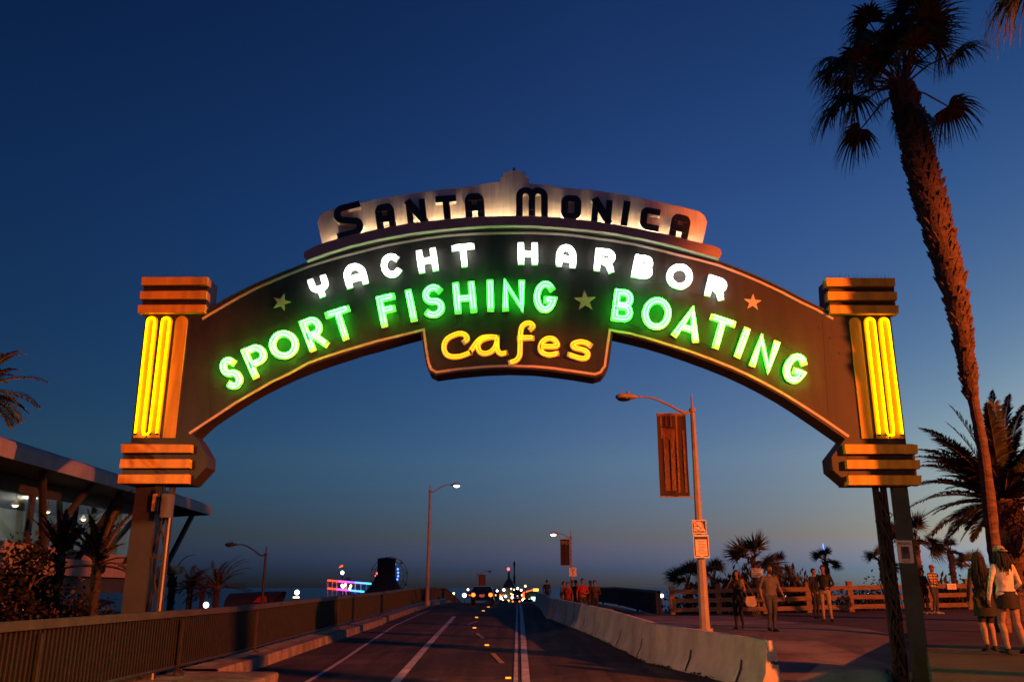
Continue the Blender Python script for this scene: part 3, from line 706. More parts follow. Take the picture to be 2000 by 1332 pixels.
# ---------------------------------------------------------------- bridge railings
def railing(name, label, X, ds, h, face, pick_step, far=False, kerb=.27, wire=False):
    t = thing(name, label, 'railing', (X, ds[0], zroad(-6.3 if X < 0 else 2.5, ds[0])+kerb)); org = tuple(t.location)
    zb = lambda d: zroad(-6.3 if X < 0 else 2.5, d)+kerb
    dd = sorted(set(list(ds)+frange(ds[0], ds[-1], 1.0)+[d for d in DT if ds[0] < d < ds[-1]]))
    m = MB()                         # broad flat handrail
    for d in dd: m.v += [(X-.09, d, zb(d)+h-.05), (X+.09, d, zb(d)+h-.05), (X+.1, d, zb(d)+h+.07), (X-.1, d, zb(d)+h+.07)]
    for i in range(len(dd)-1):
        for k in range(4): m.f.append((4*i+k, 4*i+(k+1) % 4, 4*i+4+(k+1) % 4, 4*i+4+k)); m.m.append(0)
    m.f.append((0, 3, 2, 1)); m.m.append(0)
    m.build('handrail', M['handrail'], t, org)
    m = MB(); m.tube([(X, d, zb(d)+.12) for d in dd], .03, 4)
    m.build('bottom_rail', M['rail'], t, org)
    m = MB(); d = ds[0]
    while d < ds[-1]:
        w = .011 if not wire else .006
        z0, z1 = zb(d)+.12, zb(d)+h-.04
        for sx in (-1, 1):
            pass
        m.add([(X-w, d-w, z0), (X+w, d-w, z0), (X+w, d+w, z0), (X-w, d+w, z0), (X-w, d-w, z1), (X+w, d-w, z1), (X+w, d+w, z1), (X-w, d+w, z1)],
              [(0,1,5,4),(1,2,6,5),(2,3,7,6),(3,0,4,7)])
        d += pick_step*(1 if d < 45 else 1.6)
    o = m.build('pickets', M['rail'], t, org)
    # solid mesh backing on the bays beyond the first
    m = MB()
    for i in range(len(dd)-1):
        a, b = dd[i], dd[i+1]
        m.add([(X-.03*1, a, zb(a)+.13), (X-.03, b, zb(b)+.13), (X-.03, b, zb(b)+h-.05), (X-.03, a, zb(a)+h-.05)], [(0, 1, 2, 3)])
    if not wire: m.build('mesh_screen', M['screen'], t, org)
    return t, org, zb
lt, lorg, lzb = railing('bridge_railing', 'long dark picket railing with a broad top rail along the left side of the road', -6.72, [9.0, 118], 1.12, 1, .125)
for i, d in enumerate((12.8, 18.2, 23.5, 34.4, 44.4, 58.4, 74, 90, 104)):
    m = MB(); w = .05 if d < 60 else .06
    m.box((-6.66, d, lzb(d)+.5), (w, w, 1.02)); m.box((-6.62, d, lzb(d)+.0), (.16, .18, .1)); m.build('post', M['handrail'] if d > 20 else M['rail'], lt, lorg)
rt, rorg, rzb = railing('bridge_railing', 'dark mesh railing on the far right side of the bridge behind the walking group', 6.7, [40.9, 118], 1.1, -1, .13, kerb=.12)
for d in (41.0, 48, 56, 66, 80):
    m = MB(); m.box((6.7, d, rzb(d)+.5), (.12 if d > 42 else .2, .1 if d > 42 else .2, 1.1 if d > 42 else 1.22)); m.build('post', M['wood'] if d < 42 else M['rail'], rt, rorg)
# ---------------------------------------------------------------- concrete barriers
BH = .93
prof = [(-.3, 0), (-.3, .08), (-.165, .33), (-.085, BH-.02), (-.065, BH), (.065, BH), (.085, BH-.02), (.165, .33), (.3, .08), (.3, 0)]
knots = [(4.78, 17.6), (3.3, 22.0), (2.83, 28.5), (2.3, 35.5), (1.8, 43.0), (1.75, 50), (1.75, 58), (1.75, 66), (1.75, 74)]
blab = ['nearest concrete barrier segment with a lit orange end facing the sign', 'second concrete barrier segment behind the nearest end block', 'third concrete barrier segment where the row starts to bend', 'fourth concrete barrier segment below the near lamp post base', 'concrete barrier segment whose lit end shows as an orange stripe', 'concrete barrier segment just past the orange stripe', 'concrete barrier segment beside the walking group on the bridge', 'farthest concrete barrier segment vanishing at the crest']
for i in range(len(knots)-1):
    a, b = Vector((*knots[i], 0)), Vector((*knots[i+1], 0)); dirv = (b-a).normalized(); nrm = Vector((dirv.y, -dirv.x, 0))
    off = (0, -.03, .0, -.02, -.16, 0, -.03, 0)[i]
    a2 = a+dirv*.04+nrm*(off+.3); b2 = b-dirv*.04+nrm*(.3+(off if i != 4 else -.06))
    t = thing('concrete_barrier', blab[i], 'barrier', (a2.x, a2.y, zroad(min(a2.x, 2.5), a2.y)), 'row of concrete barriers beside the road'); org = tuple(t.location)
    m = MB(); n = 12; rr = random.Random(i)
    pts = [a2.lerp(b2, k/n) for k in range(n+1)]
    for k, p in enumerate(pts):
        z0 = zroad(min(p.x, 2.5), p.y)
        for (o, h) in prof:
            q = p+nrm*(o); jit = rr.uniform(-.004, .004)
            m.v.append((q.x+jit, q.y, z0+h-.03+(rr.uniform(-.006, .006) if h > .1 else 0)))
    L = len(prof)
    for k in range(n):
        for j in range(L-1): m.f.append((k*L+j, k*L+j+1, (k+1)*L+j+1, (k+1)*L+j)); m.m.append(0)
    m.f.append(tuple(range(L-1, -1, -1))); m.m.append(1); m.f.append(tuple(range(n*L, n*L+L))); m.m.append(0)
    bm_ = m.build('block', [M['barrier'], M['barrier']], t, org)
    # slots painted on: dark strips for recess shade, pale strips for caught light
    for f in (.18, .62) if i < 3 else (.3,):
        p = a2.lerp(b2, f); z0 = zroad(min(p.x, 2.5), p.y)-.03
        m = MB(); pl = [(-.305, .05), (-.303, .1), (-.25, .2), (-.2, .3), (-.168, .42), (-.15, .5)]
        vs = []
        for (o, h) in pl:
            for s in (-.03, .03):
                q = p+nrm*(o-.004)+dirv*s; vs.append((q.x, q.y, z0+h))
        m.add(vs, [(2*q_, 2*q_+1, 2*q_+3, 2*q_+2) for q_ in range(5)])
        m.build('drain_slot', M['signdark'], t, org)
        m = MB(); vs = []
        for (o, h) in pl:
            for s in (.03, .085):
                q = p+nrm*(o-.012)+dirv*s; vs.append((q.x, q.y, z0+h))
        m.add(vs, [(0, 1, 3, 2), (2, 3, 5, 4), (4, 5, 7, 6)])
        m.build('slot_light_strip', M['signwhite'], t, org)
    if i == 0:
        m = MB(); q = a2-dirv*.006; z0 = zroad(4.93, 17.6)
        for k in range(5): m.box((q.x-.02+.035*k, q.y-.006*0, z0+.5+.012*math.sin(k*2)), (.022, .01, .05), rz=math.atan2(dirv.y, dirv.x)-math.pi/2)
        m.build('scuff_mark', M['signdark'], t, org)
# clumps of dark litter along the foot of the barriers
m = MB(); rr = random.Random(11)
for k in range(900):
    i = rr.choice((0, 0, 0, 1, 1, 2)); a, b = knots[i], knots[i+1]; f = rr.random(); side = rr.choice((0, 0, 1))
    x = lerp(a[0], b[0], f); y = lerp(a[1], b[1], f)
    dx = (-.02-abs(rr.gauss(0, .06))) if side == 0 else .62+abs(rr.gauss(0, .2))
    if math.sin(f*17+i)+rr.gauss(0, .5) < .1 and side == 0: continue
    z = (zroad if side == 0 else zplaza)(x+dx, y); s = rr.uniform(.02, .07)
    v = [(x+dx+rr.uniform(-s, s), y+rr.uniform(-s, s), z+rr.uniform(0, s*1.2)) for _ in range(3)]; m.add(v, [(0, 1, 2)])
for k in range(500):
    x = 4.95+rr.gauss(.35, .25); y = 17.45+rr.gauss(0, .1); z = zplaza(x, y); s = rr.uniform(.02, .08)
    v = [(x+rr.uniform(-s, s), y+rr.uniform(-s, s), z+rr.uniform(0, s*1.3)) for _ in range(3)]; m.add(v, [(0, 1, 2)])
struct(m.build('leaf_litter', M['soffit']), 'stuff')

# ---------------------------------------------------------------- street lamps
def lamp_post(label, base, H, arm, sweep, lit, r0=.13, r1=.06, head=1.0, mat='pole', group='cobra head street lamps', drop=.0, name='street_lamp', power=0):
    """arm: signed x reach; sweep: rise of the arm"""
    t = thing(name, label, 'street lamp', base, group); s = 1 if arm > 0 else -1; a = abs(arm)
    m = MB(); n = 12
    m.tube([(0, 0, -.1), (0, 0, .25)], r0*1.5, 8); m.tube([(0, 0, .2), (0, 0, H*.5), (0, 0, H)], [r0, (r0+r1)/2, r1], 8)
    m.tube([(0, 0, H-.12), (0, 0, H-.02)], r1*1.5, 10); m.tube([(0, 0, H), (0, 0, H+.42)], [r1*.55, r1*.3], 6)
    m.build('pole', M[mat], t)
    m = MB(); pts = []
    for i in range(15):
        f = i/14; x = a*f; z = H-.08+sweep*(f*f*(3-2*f))
        if f < .25: z = H-.08-.12*sweep*math.sin(f/.25*math.pi)
        pts.append((s*x, 0, z))
    # smooth S: dip then rise then level
    pts = [(s*a*f, 0, H-.1+sweep*(smooth(.05, .85, f))-.1*sweep*math.sin(math.pi*min(1, f/.35))) for f in [i/16 for i in range(17)]]
    m.tube(pts, [r1*.62-(r1*.2)*i/16 for i in range(17)], 8)
    m.build('arm', M[mat], t)
    e = Vector(pts[-1]); m = MB(); hl = .62*head
    prof_ = [(0, .05, .04), (.08, .07, .055), (.25, .13, .075), (.5, .16, .085), (.75, .16, .08), (.92, .12, .065), (1, .04, .03)]
    m.tube([(e.x+s*hl*f, 0, e.z+.0+.02*math.sin(f*3)) for f, _, _ in prof_], [(z*head, y*head) for _, y, z in prof_], 12)
    m.tube([(e.x+s*hl*.42, 0, e.z+.05*head), (e.x+s*hl*.42, 0, e.z+.17*head)], .035*head, 8); m.tube([(e.x+s*hl*.7, 0, e.z+.06*head), (e.x+s*hl*.7, 0, e.z+.24*head)], .012*head, 5)
    hd = m.build('luminaire', M[mat], t, smooth_=True)
    m = MB(); m.ell((e.x+s*hl*.62, 0, e.z-.055*head), (.2*head, .13*head, .07*head if not lit else .12*head), 14, 8); m.build('lens', M['bulbwhite'] if lit else M['carglass'], hd, smooth_=True)
    return t, e
n1 = P(1354, 797, 24); base1 = (5.13, 24, zplaza(5.13, 24))
L1, e1 = lamp_post('tall near street lamp, unlit, with a dark banner and two small signs on its pole', base1, n1.z-base1[2], -1.55, .42, False, .14, .062, 1.0)
# octagonal shaft reads through a thin ridge strip; banner with brackets
def banner(label, x0, x1, z0, z1, y, words=None, rip=.045, rev=False):
    t = thing('banner', label, 'banner', ((x0+x1)/2, y, z0)); org = tuple(t.location)
    m = MB(); nx, nz = 14, 24
    f = lambda i, k: (lerp(x0, x1, i/nx)+.0, y+rip*math.sin(i/nx*9)*(.4+k/nz*.6)+rip*.5*math.sin(k/nz*5), lerp(z0, z1, k/nz))
    for k in range(nz+1):
        for i in range(nx+1): m.v.append(f(i, k))
    for k in range(nz):
        for i in range(nx): a = k*(nx+1)+i; m.f.append((a, a+1, a+nx+2, a+nx+1)); m.m.append(0)
    m.build('cloth', M['banner'], t, org, True)
    m = MB()
    for z in (z0, z1): m.tube([(min(x0, x1)-.02, y, z), (max(x0, x1)+.24, y, z)], .018, 6)
    m.build('bracket', M['pole'], t, org)
    return t, org, f
bz1, bz0 = P(1311, 808, 24).z, P(1320, 970, 24).z
bx0, bx1 = P(1285.5, 890, 24).x, P(1343, 890, 24).x
bt, borg, bf = banner('large dark banner with a pale vertical print hanging from the near lamp post', bx0, bx1, bz0, bz1, 23.98)
bw, bh = bx1-bx0, bz1-bz0
m = MB()
def bpatch(mb, u0, v0, u1, v1, sk=0.0, mi=0):      # fractions from the top left of the cloth
    n = 10; vs = []
    for i in range(n+1):
        a = lerp(u0, u1, i/n); k0 = (1-v1-sk*i/n); k1 = (1-v0-sk*i/n)
        for q in (k0, k1):
            j = f2(a, q); vs.append(j)
    mb.add(vs, [(2*i, 2*i+2, 2*i+3, 2*i+1) for i in range(n)], mi)
def f2(a, q):
    p = bf(a*14, q*24); return (p[0], p[1]-.012, p[2])
bpatch(m, .12, .17, .58, .3, .03); bpatch(m, .2, .3, .36, .93, 0); bpatch(m, .42, .32, .55, .93, 0); bpatch(m, .62, .03, .69, .95, 0); bpatch(m, .02, .0, .98, .03); bpatch(m, .86, .2, .93, .95); bpatch(m, .12, .02, .18, .16); bpatch(m, .3, .02, .35, .16); bpatch(m, .45, .02, .5, .17)
m.build('printed_pattern', M['bannerlight'], bt, borg)
# the two signs on the near pole
def plate(label, u, v0, v1, wpx, y, name='sign', cat='sign'):
    p0, p1 = P(u, v0, y), P(u, v1, y); w_ = wpx*y/F; h_ = p0.z-p1.z
    t = thing(name, label, cat, (p0.x, y, p1.z)); m = MB(); m.box((0, 0, h_/2), (w_, .012, h_)); m.build('plate', M['signwhite'], t)
    return t, w_, h_
yp = 23.78
t, w_, h_ = plate('small square no smoking sign on the near lamp post', 1365, 1015, 1042, 27, yp, 'prohibition_sign')
m = MB(); bw2 = w_*.42
for a in (-1, 1): m.box((a*w_*.43, -.009, h_/2+.0), (w_*.035, .005, h_*.86))
m.box((0, -.009, h_*.93), (w_*.86, .005, h_*.03)); m.box((0, -.009, h_*.1), (w_*.86, .005, h_*.03))
m.prism([(w_*.12, -.01, h_*.9), (w_*.4, -.01, h_*.9), (w_*.4, -.01, h_*.3), (w_*.3, -.01, h_*.4), (w_*.31, -.01, h_*.62), (w_*.24, -.01, h_*.78)], [(w_*.12, -.006, h_*.9), (w_*.4, -.006, h_*.9), (w_*.4, -.006, h_*.3), (w_*.3, -.006, h_*.4), (w_*.31, -.006, h_*.62), (w_*.24, -.006, h_*.78)])
m.box((-w_*.16, -.012, h_*.55), (w_*.22, .004, h_*.06)); m.build('pictogram', M['signdark'], t)
m = MB(); ring = [(-.08*w_+.3*w_*math.cos(R(i*15)), h_*.58+.3*w_*math.sin(R(i*15))) for i in range(24)]
ribbon(m, ring, .035*w_, -.013, -.006, True); ribbon(m, [(-.08*w_-.21*w_, h_*.58+.21*w_), (-.08*w_+.21*w_, h_*.58-.21*w_)], .035*w_, -.0145, -.0065); m.build('prohibition_ring', M['signred'], t)
text_mesh('NO SMOKING', .055, 'lettering', M['signdark'], t, (0, -.009, h_*.17), sx=.8)
t, w_, h_ = plate('taller printed notice with a dark frame below the no smoking sign', 1368.5, 1044, 1089, 29, yp-.02, 'notice_sign')
m = MB()
for a in (-1, 1): m.box((a*w_*.42, -.009, h_*.5), (w_*.06, .005, h_*.86))
m.box((-w_*.25, -.009, h_*.07), (w_*.3, .005, h_*.03)); m.box((w_*.25, -.009, h_*.07), (w_*.3, .005, h_*.03)); m.box((0, -.009, h_*.86), (w_*.78, .005, h_*.12))
m.build('frame_print', M['signdark'], t)
m = MB(); rr = random.Random(2)
for i in range(9): m.box((rr.uniform(-.03, .03), -.009, h_*(.72-.065*i)), (w_*rr.uniform(.35, .62), .004, h_*.018))
m.build('text_line', M['metal'], t)
# lamps across the bridge
b = (-6.15, 65, zroad(-6.3, 65)+.26)
top = P(843, 957, 65); lamp_post('tall lit street lamp standing at the left railing of the bridge', b, top.z-b[2], 1.55, .5, True, .15, .075, 1.15, 'pole', power=1)
b = (4.55, 62, zroad(2.5, 62)+.02); b = (P(1116, 1100, 62).x, 62, zroad(2.5, 62))
top = P(1116, 1047, 62); L3, e3 = lamp_post('lit street lamp above the walking group with a dark banner and a speed sign', b, top.z-b[2], -.85, .28, True, .1, .06, 1.0, 'pole')
x0, x1 = P(1094.5, 1080, 62).x, P(1112.5, 1080, 62).x; z1, z0 = P(1104, 1053, 62).z, P(1104, 1104, 62).z
bt2, bo2, bf2 = banner('small dark banner with yellow letters on the lamp post above the group', x0, x1, z0, z1, 61.95, rip=.02)
text_mesh('SMO', .32, 'lettering', M['yline'], bt2, (0, -.06, (z1-z0)*.86), sx=.8)
t, w_, h_ = plate('white speed limit sign on the lamp post above the walking group', 1118.5, 1108, 1125, 13.5, 61.8, 'speed_limit_sign')
text_mesh('SPEED', .13, 'lettering', M['signdark'], t, (0, -.012, h_*.84)); text_mesh('LIMIT', .13, 'lettering', M['signdark'], t, (0, -.012, h_*.66)); text_mesh('5', .38, 'numeral', M['signdark'], t, (0, -.012, h_*.32))
b = (P(932, 1150, 96).x, 96, zroad(-6, 96)); top = P(932, 1120, 96)
lamp_post('distant street lamp with a pale banner beyond the crest behind the black car', b, top.z-b[2], 1.0, .35, False, .11, .07, .9, 'pole')
x0, x1 = P(935, 1130, 96).x, P(948, 1130, 96).x; z1, z0 = P(940, 1122, 96).z, P(940, 1152, 96).z
bt3, bo3, bf3 = banner('pale banner on the distant lamp post beyond the black car', x0, x1, z0, z1, 95.95, rip=.03)
m = MB(); m.box((0, -.09, (z1-z0)*.5), ((x1-x0)*.8, .01, (z1-z0)*.9)); m.build('printed_pattern', M['bannerlight'], bt3)
b = (P(514, 1150, 55).x, 55, -5.9); top = P(513.5, 1080, 55)
lamp_post('dark unlit street lamp rising behind the left railing near the leaning palm', b, top.z-b[2], -1.85, .62, False, .12, .075, 1.2, 'darkpole')

# ---------------------------------------------------------------- timber fence
def zf(x): return zplaza(x, 38)
ft = thing('timber_fence', 'three rail timber fence running across the back of the plaza', 'fence', (7.0, 38, zf(7.0))); fo = tuple(ft.location)
fx = [P(1313.5, 1180, 40).x]; fy = [40.0]
pxs = [1404, 1494.5, 1579.5, 1662, 1742, 1820, 1894, 1966, 2038, 2110]
for i, u in enumerate(pxs): fy.append(38.6-.0*i if i > 0 else 39.2); fx.append(P(u, 1180, fy[-1]).x)
rails = [MB(), MB(), MB()]
for i, (x, y) in enumerate(zip(fx, fy)):
    z = zf(x); m = MB(); h = 1.22 if i else 1.14
    m.box((x, y, z+h/2-.1), (.21, .19, h+.2), rz=rng.uniform(-.05, .05)); m.box((x, y, z+h+.02), (.24, .22, .05)); m.build('post', M['wood'], ft, fo)
    if i < len(fx)-1:
        for k, hz in enumerate((.2, .58, .97)):
            x2, y2 = fx[i+1], fy[i+1]; z2 = zf(x2); mm = MB()
            j0, j1 = rng.uniform(-.02, .02), rng.uniform(-.02, .02)
            vs = [(x, y-.13, z+hz-.08+j0), (x2, y2-.13, z2+hz-.08+j1), (x2, y2-.13, z2+hz+.1+j1), (x, y-.13, z+hz+.1+j0)]
            mm.prism(vs, [(a, b_+.05, c) for a, b_, c in vs]); mm.build('rail', M['wood'], ft, fo)
p = P(1482, 1118, 38.4)
t = thing('notice_board', 'small white lettered board raised on a stake behind the man in grey', 'sign', (p.x, 38.75, zf(p.x)))
m = MB(); m.box((0, 0, (p.z-zf(p.x))/2), (.09, .05, p.z-zf(p.x))); m.build('stake', M['wood'], t)
m = MB(); m.box((0, -.05, p.z-zf(p.x)), (.48, .02, .38)); m.build('board', M['signwhite'], t)
m = MB()
for i in range(4): m.box((0, -.064, p.z-zf(p.x)+.13-.08*i), (.38-.05*(i % 2), .004, .025))
m.build('text_line', M['metal'], t)
p = P(1861, 1145, 38.3); t = thing('fence_notice', 'small white notice nailed to the top rail of the timber fence', 'sign', (p.x, 38.4, p.z-.12))
m = MB(); m.box((0, 0, .12), (.38, .02, .23)); m.build('board', M['signwhite'], t)
m = MB()
for i in range(3): m.box((0, -.013, .18-.055*i), (.28, .004, .02))
m.build('text_line', M['metal'], t)
# ---------------------------------------------------------------- palms and shrubs
def unit(v): return v.normalized() if v.length > 1e-9 else Vector((0, 0, 1))
def fan(mb, base, hub, r, rnd, n=34, spread=125, droop=.5, tilt=None, wid=1.0, fill=1.0):
    """costapalmate leaf: petiole base->hub, then a fan of drooping segments"""
    base, hub = Vector(base), Vector(hub); d = unit(hub-base); mid = (base+hub)/2+Vector((0, 0, (hub-base).length*.08))
    side = d.cross(Vector((0, 0, 1)))
    if side.length < .2: side = Vector((rnd.uniform(-1, 1), rnd.uniform(-1, 1), 0)).cross(d)
    side.normalize(); roll = rnd.uniform(-.9, .9) if tilt is None else tilt
    side = Matrix.Rotation(roll, 3, d) @ side
    up = side.cross(d)
    mb.tube([base, mid, hub], [.035, .026, .02], 5, False, 1)
    for i in range(n):
        a = R(lerp(-spread, spread, (i+rnd.uniform(-.3, .3))/(n-1)))
        e = unit(d*math.cos(a)+side*math.sin(a)+up*rnd.uniform(-.1, .12)); L = r*(1-.35*(abs(a)/R(spread))**2)*rnd.uniform(.86, 1.08)
        w = e.cross(up); w = unit(w)*(.045*wid*r)
        dr = droop*rnd.uniform(.7, 1.35); p = []
        for k in range(6):
            f = k/5; q = hub+e*(L*f*(1-.12*dr*f))+Vector((0, 0, -dr*L*(max(0, f-.35))**1.7))
            p.append(q)
        ww = [.25, .85, 1, .62, .34, .06]
        vs = []
        for k in range(6): vs += [p[k]-w*ww[k]*.5, p[k]+w*ww[k]*.5]
        mb.add(vs, [(2*k, 2*k+1, 2*k+3, 2*k+2) for k in range(5)], 0)
        if rnd.random() < .55*fill:      # split, hanging thread tips
            q = p[4]; t = rnd.uniform(.12, .3)*r
            mb.add([q, q+w*.3, q+Vector((rnd.uniform(-.1, .1)*r, rnd.uniform(-.1, .1)*r, -t))], [(0, 1, 2)], 0)
def feather(mb, base, d0, L, rnd, droop=.6, nl=46, ll=.42, wind=Vector((0, 0, 0)), w=.03):
    d0 = unit(Vector(d0)); pts = [Vector(base)]; d = d0.copy(); n = 14
    for i in range(n):
        d = unit(d+Vector((0, 0, -droop/n*(.5+1.2*i/n)))+wind*(i/n/n)); pts.append(pts[-1]+d*(L/n))
    mb.tube(pts, [lerp(.03, .005, i/n) for i in range(n+1)], 4, False, 1)
    for i in range(nl):
        f = .12+.88*i/nl; k = min(n-1, int(f*n)); t = f*n-k; q = pts[k].lerp(pts[k+1], t); dd = unit(pts[k+1]-pts[k])
        s = dd.cross(Vector((0, 0, 1))); s = unit(s) if s.length > .1 else Vector((1, 0, 0))
        up = s.cross(dd)
        for sg in (-1, 1):
            e = unit(dd*(.55+.5*f)+s*sg*(1-.25*f)+up*rnd.uniform(.15, .5)+wind*.3); l = ll*L*.42*(math.sin(math.pi*min(1, .16+f*.86))**.6)*rnd.uniform(.8, 1.1)
            wv = unit(e.cross(up))*w*.5; m_ = q+e*l*.55+Vector((0, 0, -.05*l)); tip = q+e*l+Vector((0, 0, -.28*l))
            mb.add([q-wv*.6, q+wv*.6, m_+wv, m_-wv, tip], [(0, 1, 2, 3), (3, 2, 4)], 0)
def trunk(mb, pts, rad, n=14, boots=0, rnd=None, b0=0.0, b1=1.0, bs=.16, rough=.02):
    rnd = rnd or random.Random(1); P_ = [Vector(p) for p in pts]; fine = []; fr = []
    for i in range(len(P_)-1):
        p0, p1, p2, p3 = P_[max(0, i-1)], P_[i], P_[i+1], P_[min(len(P_)-1, i+2)]
        for k in range(8):
            t = k/8; fine.append(.5*((2*p1)+(p2-p0)*t+(2*p0-5*p1+4*p2-p3)*t*t+(3*p1-p0-3*p2+p3)*t**3)); fr.append(lerp(rad[i], rad[i+1], t)*rnd.uniform(1-rough, 1+rough))
    fine.append(P_[-1]); fr.append(rad[-1]); mb.tube(fine, fr, n)
    for b in range(boots):
        f = lerp(b0, b1, rnd.random()); x = f*(len(fine)-1); k = min(len(fine)-2, int(x)); c = fine[k].lerp(fine[k+1], x-k); r = lerp(fr[k], fr[k+1], x-k)
        a = rnd.uniform(0, 2*math.pi); o = Vector((math.cos(a), math.sin(a), 0)); s = Vector((-o.y, o.x, 0)); L = bs*rnd.uniform(.6, 1.3); w = L*.45
        p = c+o*(r*.93); tip = c+o*(r+L*rnd.uniform(.25, .6))+Vector((0, 0, L*rnd.uniform(.5, 1.1)))
        mb.add([p-s*w+Vector((0, 0, -L*.5)), p+s*w+Vector((0, 0, -L*.5)), tip+s*w*.45, tip-s*w*.45, p-s*w*.8+Vector((0, 0, L*.25)), p+s*w*.8+Vector((0, 0, L*.25))], [(0, 1, 2, 3), (3, 2, 5, 4), (0, 3, 4), (1, 5, 2)])
PG_ = 'palms along the plaza edge'
def palm_thing(label, base, name='palm_tree', group=None): return thing(name, label, 'palm tree', base, group)
# 1 the tall fan palm on the right: traced trunk, distance 21 m
D1 = 21.0
tr_px = [(1968,1290,17),(1951,1130,15),(1939,1050,15),(1922,894,12.5),(1899,770,11.5),(1887,700,15),(1873,610,21),(1846,500,29),(1815,390,33),(1790,290,32),(1772,210,27),(1762,170,20)]
pts = []; rad = []
for u, v, r in tr_px:
    p = P(u, v, D1); pts.append(p); rad.append(.86*r*D1/F/(cp-sp*(666-v)/F))
pb = Vector((pts[0].x, D1, zfoot(pts[0].x, D1)-.1)); pts[0] = pb
t = palm_thing('very tall fan palm with a shaggy upper trunk leaning over the right pillar', (pb.x, pb.y, pb.z)); org = tuple(t.location)
rnd = random.Random(21); m = MB(); trunk(m, pts, rad, 16, 1300, rnd, .36, 1.0, .17, .07); m.build('trunk', M['bark'], t, org)
hubc = pts[-1]; m = MB()
leaf_px = [(1640,120,95),(1655,190,85),(1672,262,70),(1622,215,80),(1700,70,95),(1745,35,100),(1790,25,95),(1842,85,85),(1880,95,80),(1862,212,75),(1700,130,90),(1750,90,110),(1815,230,60),(1650,160,80),(1610,140,60),(1690,30,80),(1820,-10,70),(1730,120,100),(1785,80,90),(1770,-30,80),(1670,110,90),(1660,215,60)]
for u, v, r in leaf_px:
    dd = rnd.uniform(-1.3, 1.3); hb = P(u, v, D1+dd); c = hubc+Vector((0, dd*.1, 0)); hb = c+(hb-c)*.9
    L = (hb-c).length; fan(m, c, hb, r*D1/F*1.2*rnd.uniform(.9, 1.1), rnd, 44, 112, 1.1, wid=1.5)
for i in range(8):
    a = rnd.uniform(0, 2*math.pi); hb = hubc+Vector((math.cos(a)*.6, math.sin(a)*1.6, rnd.uniform(.5, 1.7))); fan(m, hubc, hb, 1.15, rnd, 34, 115, .5)
for i in range(4):
    a = rnd.uniform(-1.2, 1.2); hb = hubc+Vector((math.sin(a)*.55, rnd.uniform(-.6, .6), -rnd.uniform(.3, .9))); fan(m, hubc+Vector((0, 0, -.2)), hb, .8, rnd, 26, 90, 1.3)
m.build('crown', [M['frond'], M['bark']], t, org)
# 2 the palm whose frond tips enter the top right corner
c2 = Vector((11.8, 13.2, 12.6)); b2 = Vector((11.7, 13.35, zfoot(11.7, 13.35)-.1))
t = palm_thing('fan palm beyond the right edge with one shaggy frond in the top right corner', tuple(b2)); org = tuple(b2)
m = MB(); trunk(m, [b2, b2+Vector((.0, 0, 4)), b2+Vector((.05, -.1, 8)), c2], [.33, .3, .32, .34], 14, 400, rnd, .5, 1, .2); m.build('trunk', M['bark'], t, org)
m = MB()
q = P(1990, -8, 13.0); fan(m, c2, q, 1.05, random.Random(4), 44, 105, 1.6, .2); q = P(2014, -30, 12.8); fan(m, c2, q, 1.0, rnd, 36, 110, 1.2)
for i in range(20):
    a = rnd.uniform(-1.9, 1.9); el = rnd.uniform(-.3, 1.3); hb = c2+Vector((math.cos(a)*math.cos(el), math.sin(a)*math.cos(el), math.sin(el)))*1.5; fan(m, c2, hb, 1.1, rnd, 30, 115, .7)
m.build('crown', [M['frond'], M['bark']], t, org)
# 3 date palm behind the tall trunk
D3 = 27.0; c3 = P(1962, 985, D3); b3 = Vector((c3.x+.1, D3, zplaza(c3.x, D3)-.1))
t = palm_thing('broad date palm with arching feather fronds behind the tall trunk', tuple(b3), 'date_palm'); org = tuple(b3)
m = MB(); trunk(m, [b3, b3.lerp(c3, .5), c3], [.42, .4, .5], 14, 500, rnd, .3, 1, .22); m.build('trunk', M['bark'], t, org)
m = MB(); rnd3 = random.Random(8)
for u, v, L in [(1800,880,3.1),(1795,895,3.1),(1795,915,3.2),(1810,840,2.9),(1868,805,2.7),(1862,835,2.7),(1940,780,2.9),(1968,785,2.9),(1930,800,2.6),(1798,950,3.1),(1785,1000,3.1),(1830,1010,2.8),(1890,1060,2.6),(1845,930,2.9),(1820,975,3.1),(2030,850,3),(2060,900,3),(1995,800,3),(2080,960,3),(1850,1000,2.7),(1812,905,3.0),(1830,860,2.8)]:
    tgt = P(u, v, D3+rnd3.uniform(-1.2, 1.2)); dv = tgt-c3; dist = dv.length
    feather(m, c3, dv+Vector((0, 0, dist*.42)), dist*1.12, rnd3, .85, 64, .42, w=.05)
for i in range(46):
    a = rnd3.uniform(0, 2*math.pi); el = rnd3.uniform(-.5, 1.25); feather(m, c3, (math.cos(a)*math.cos(el), math.sin(a)*math.cos(el), math.sin(el)+.25), rnd3.uniform(2.2, 3.1), rnd3, .9, 56, .42, w=.05)
m.build('crown', [M['feather'], M['bark']], t, org)
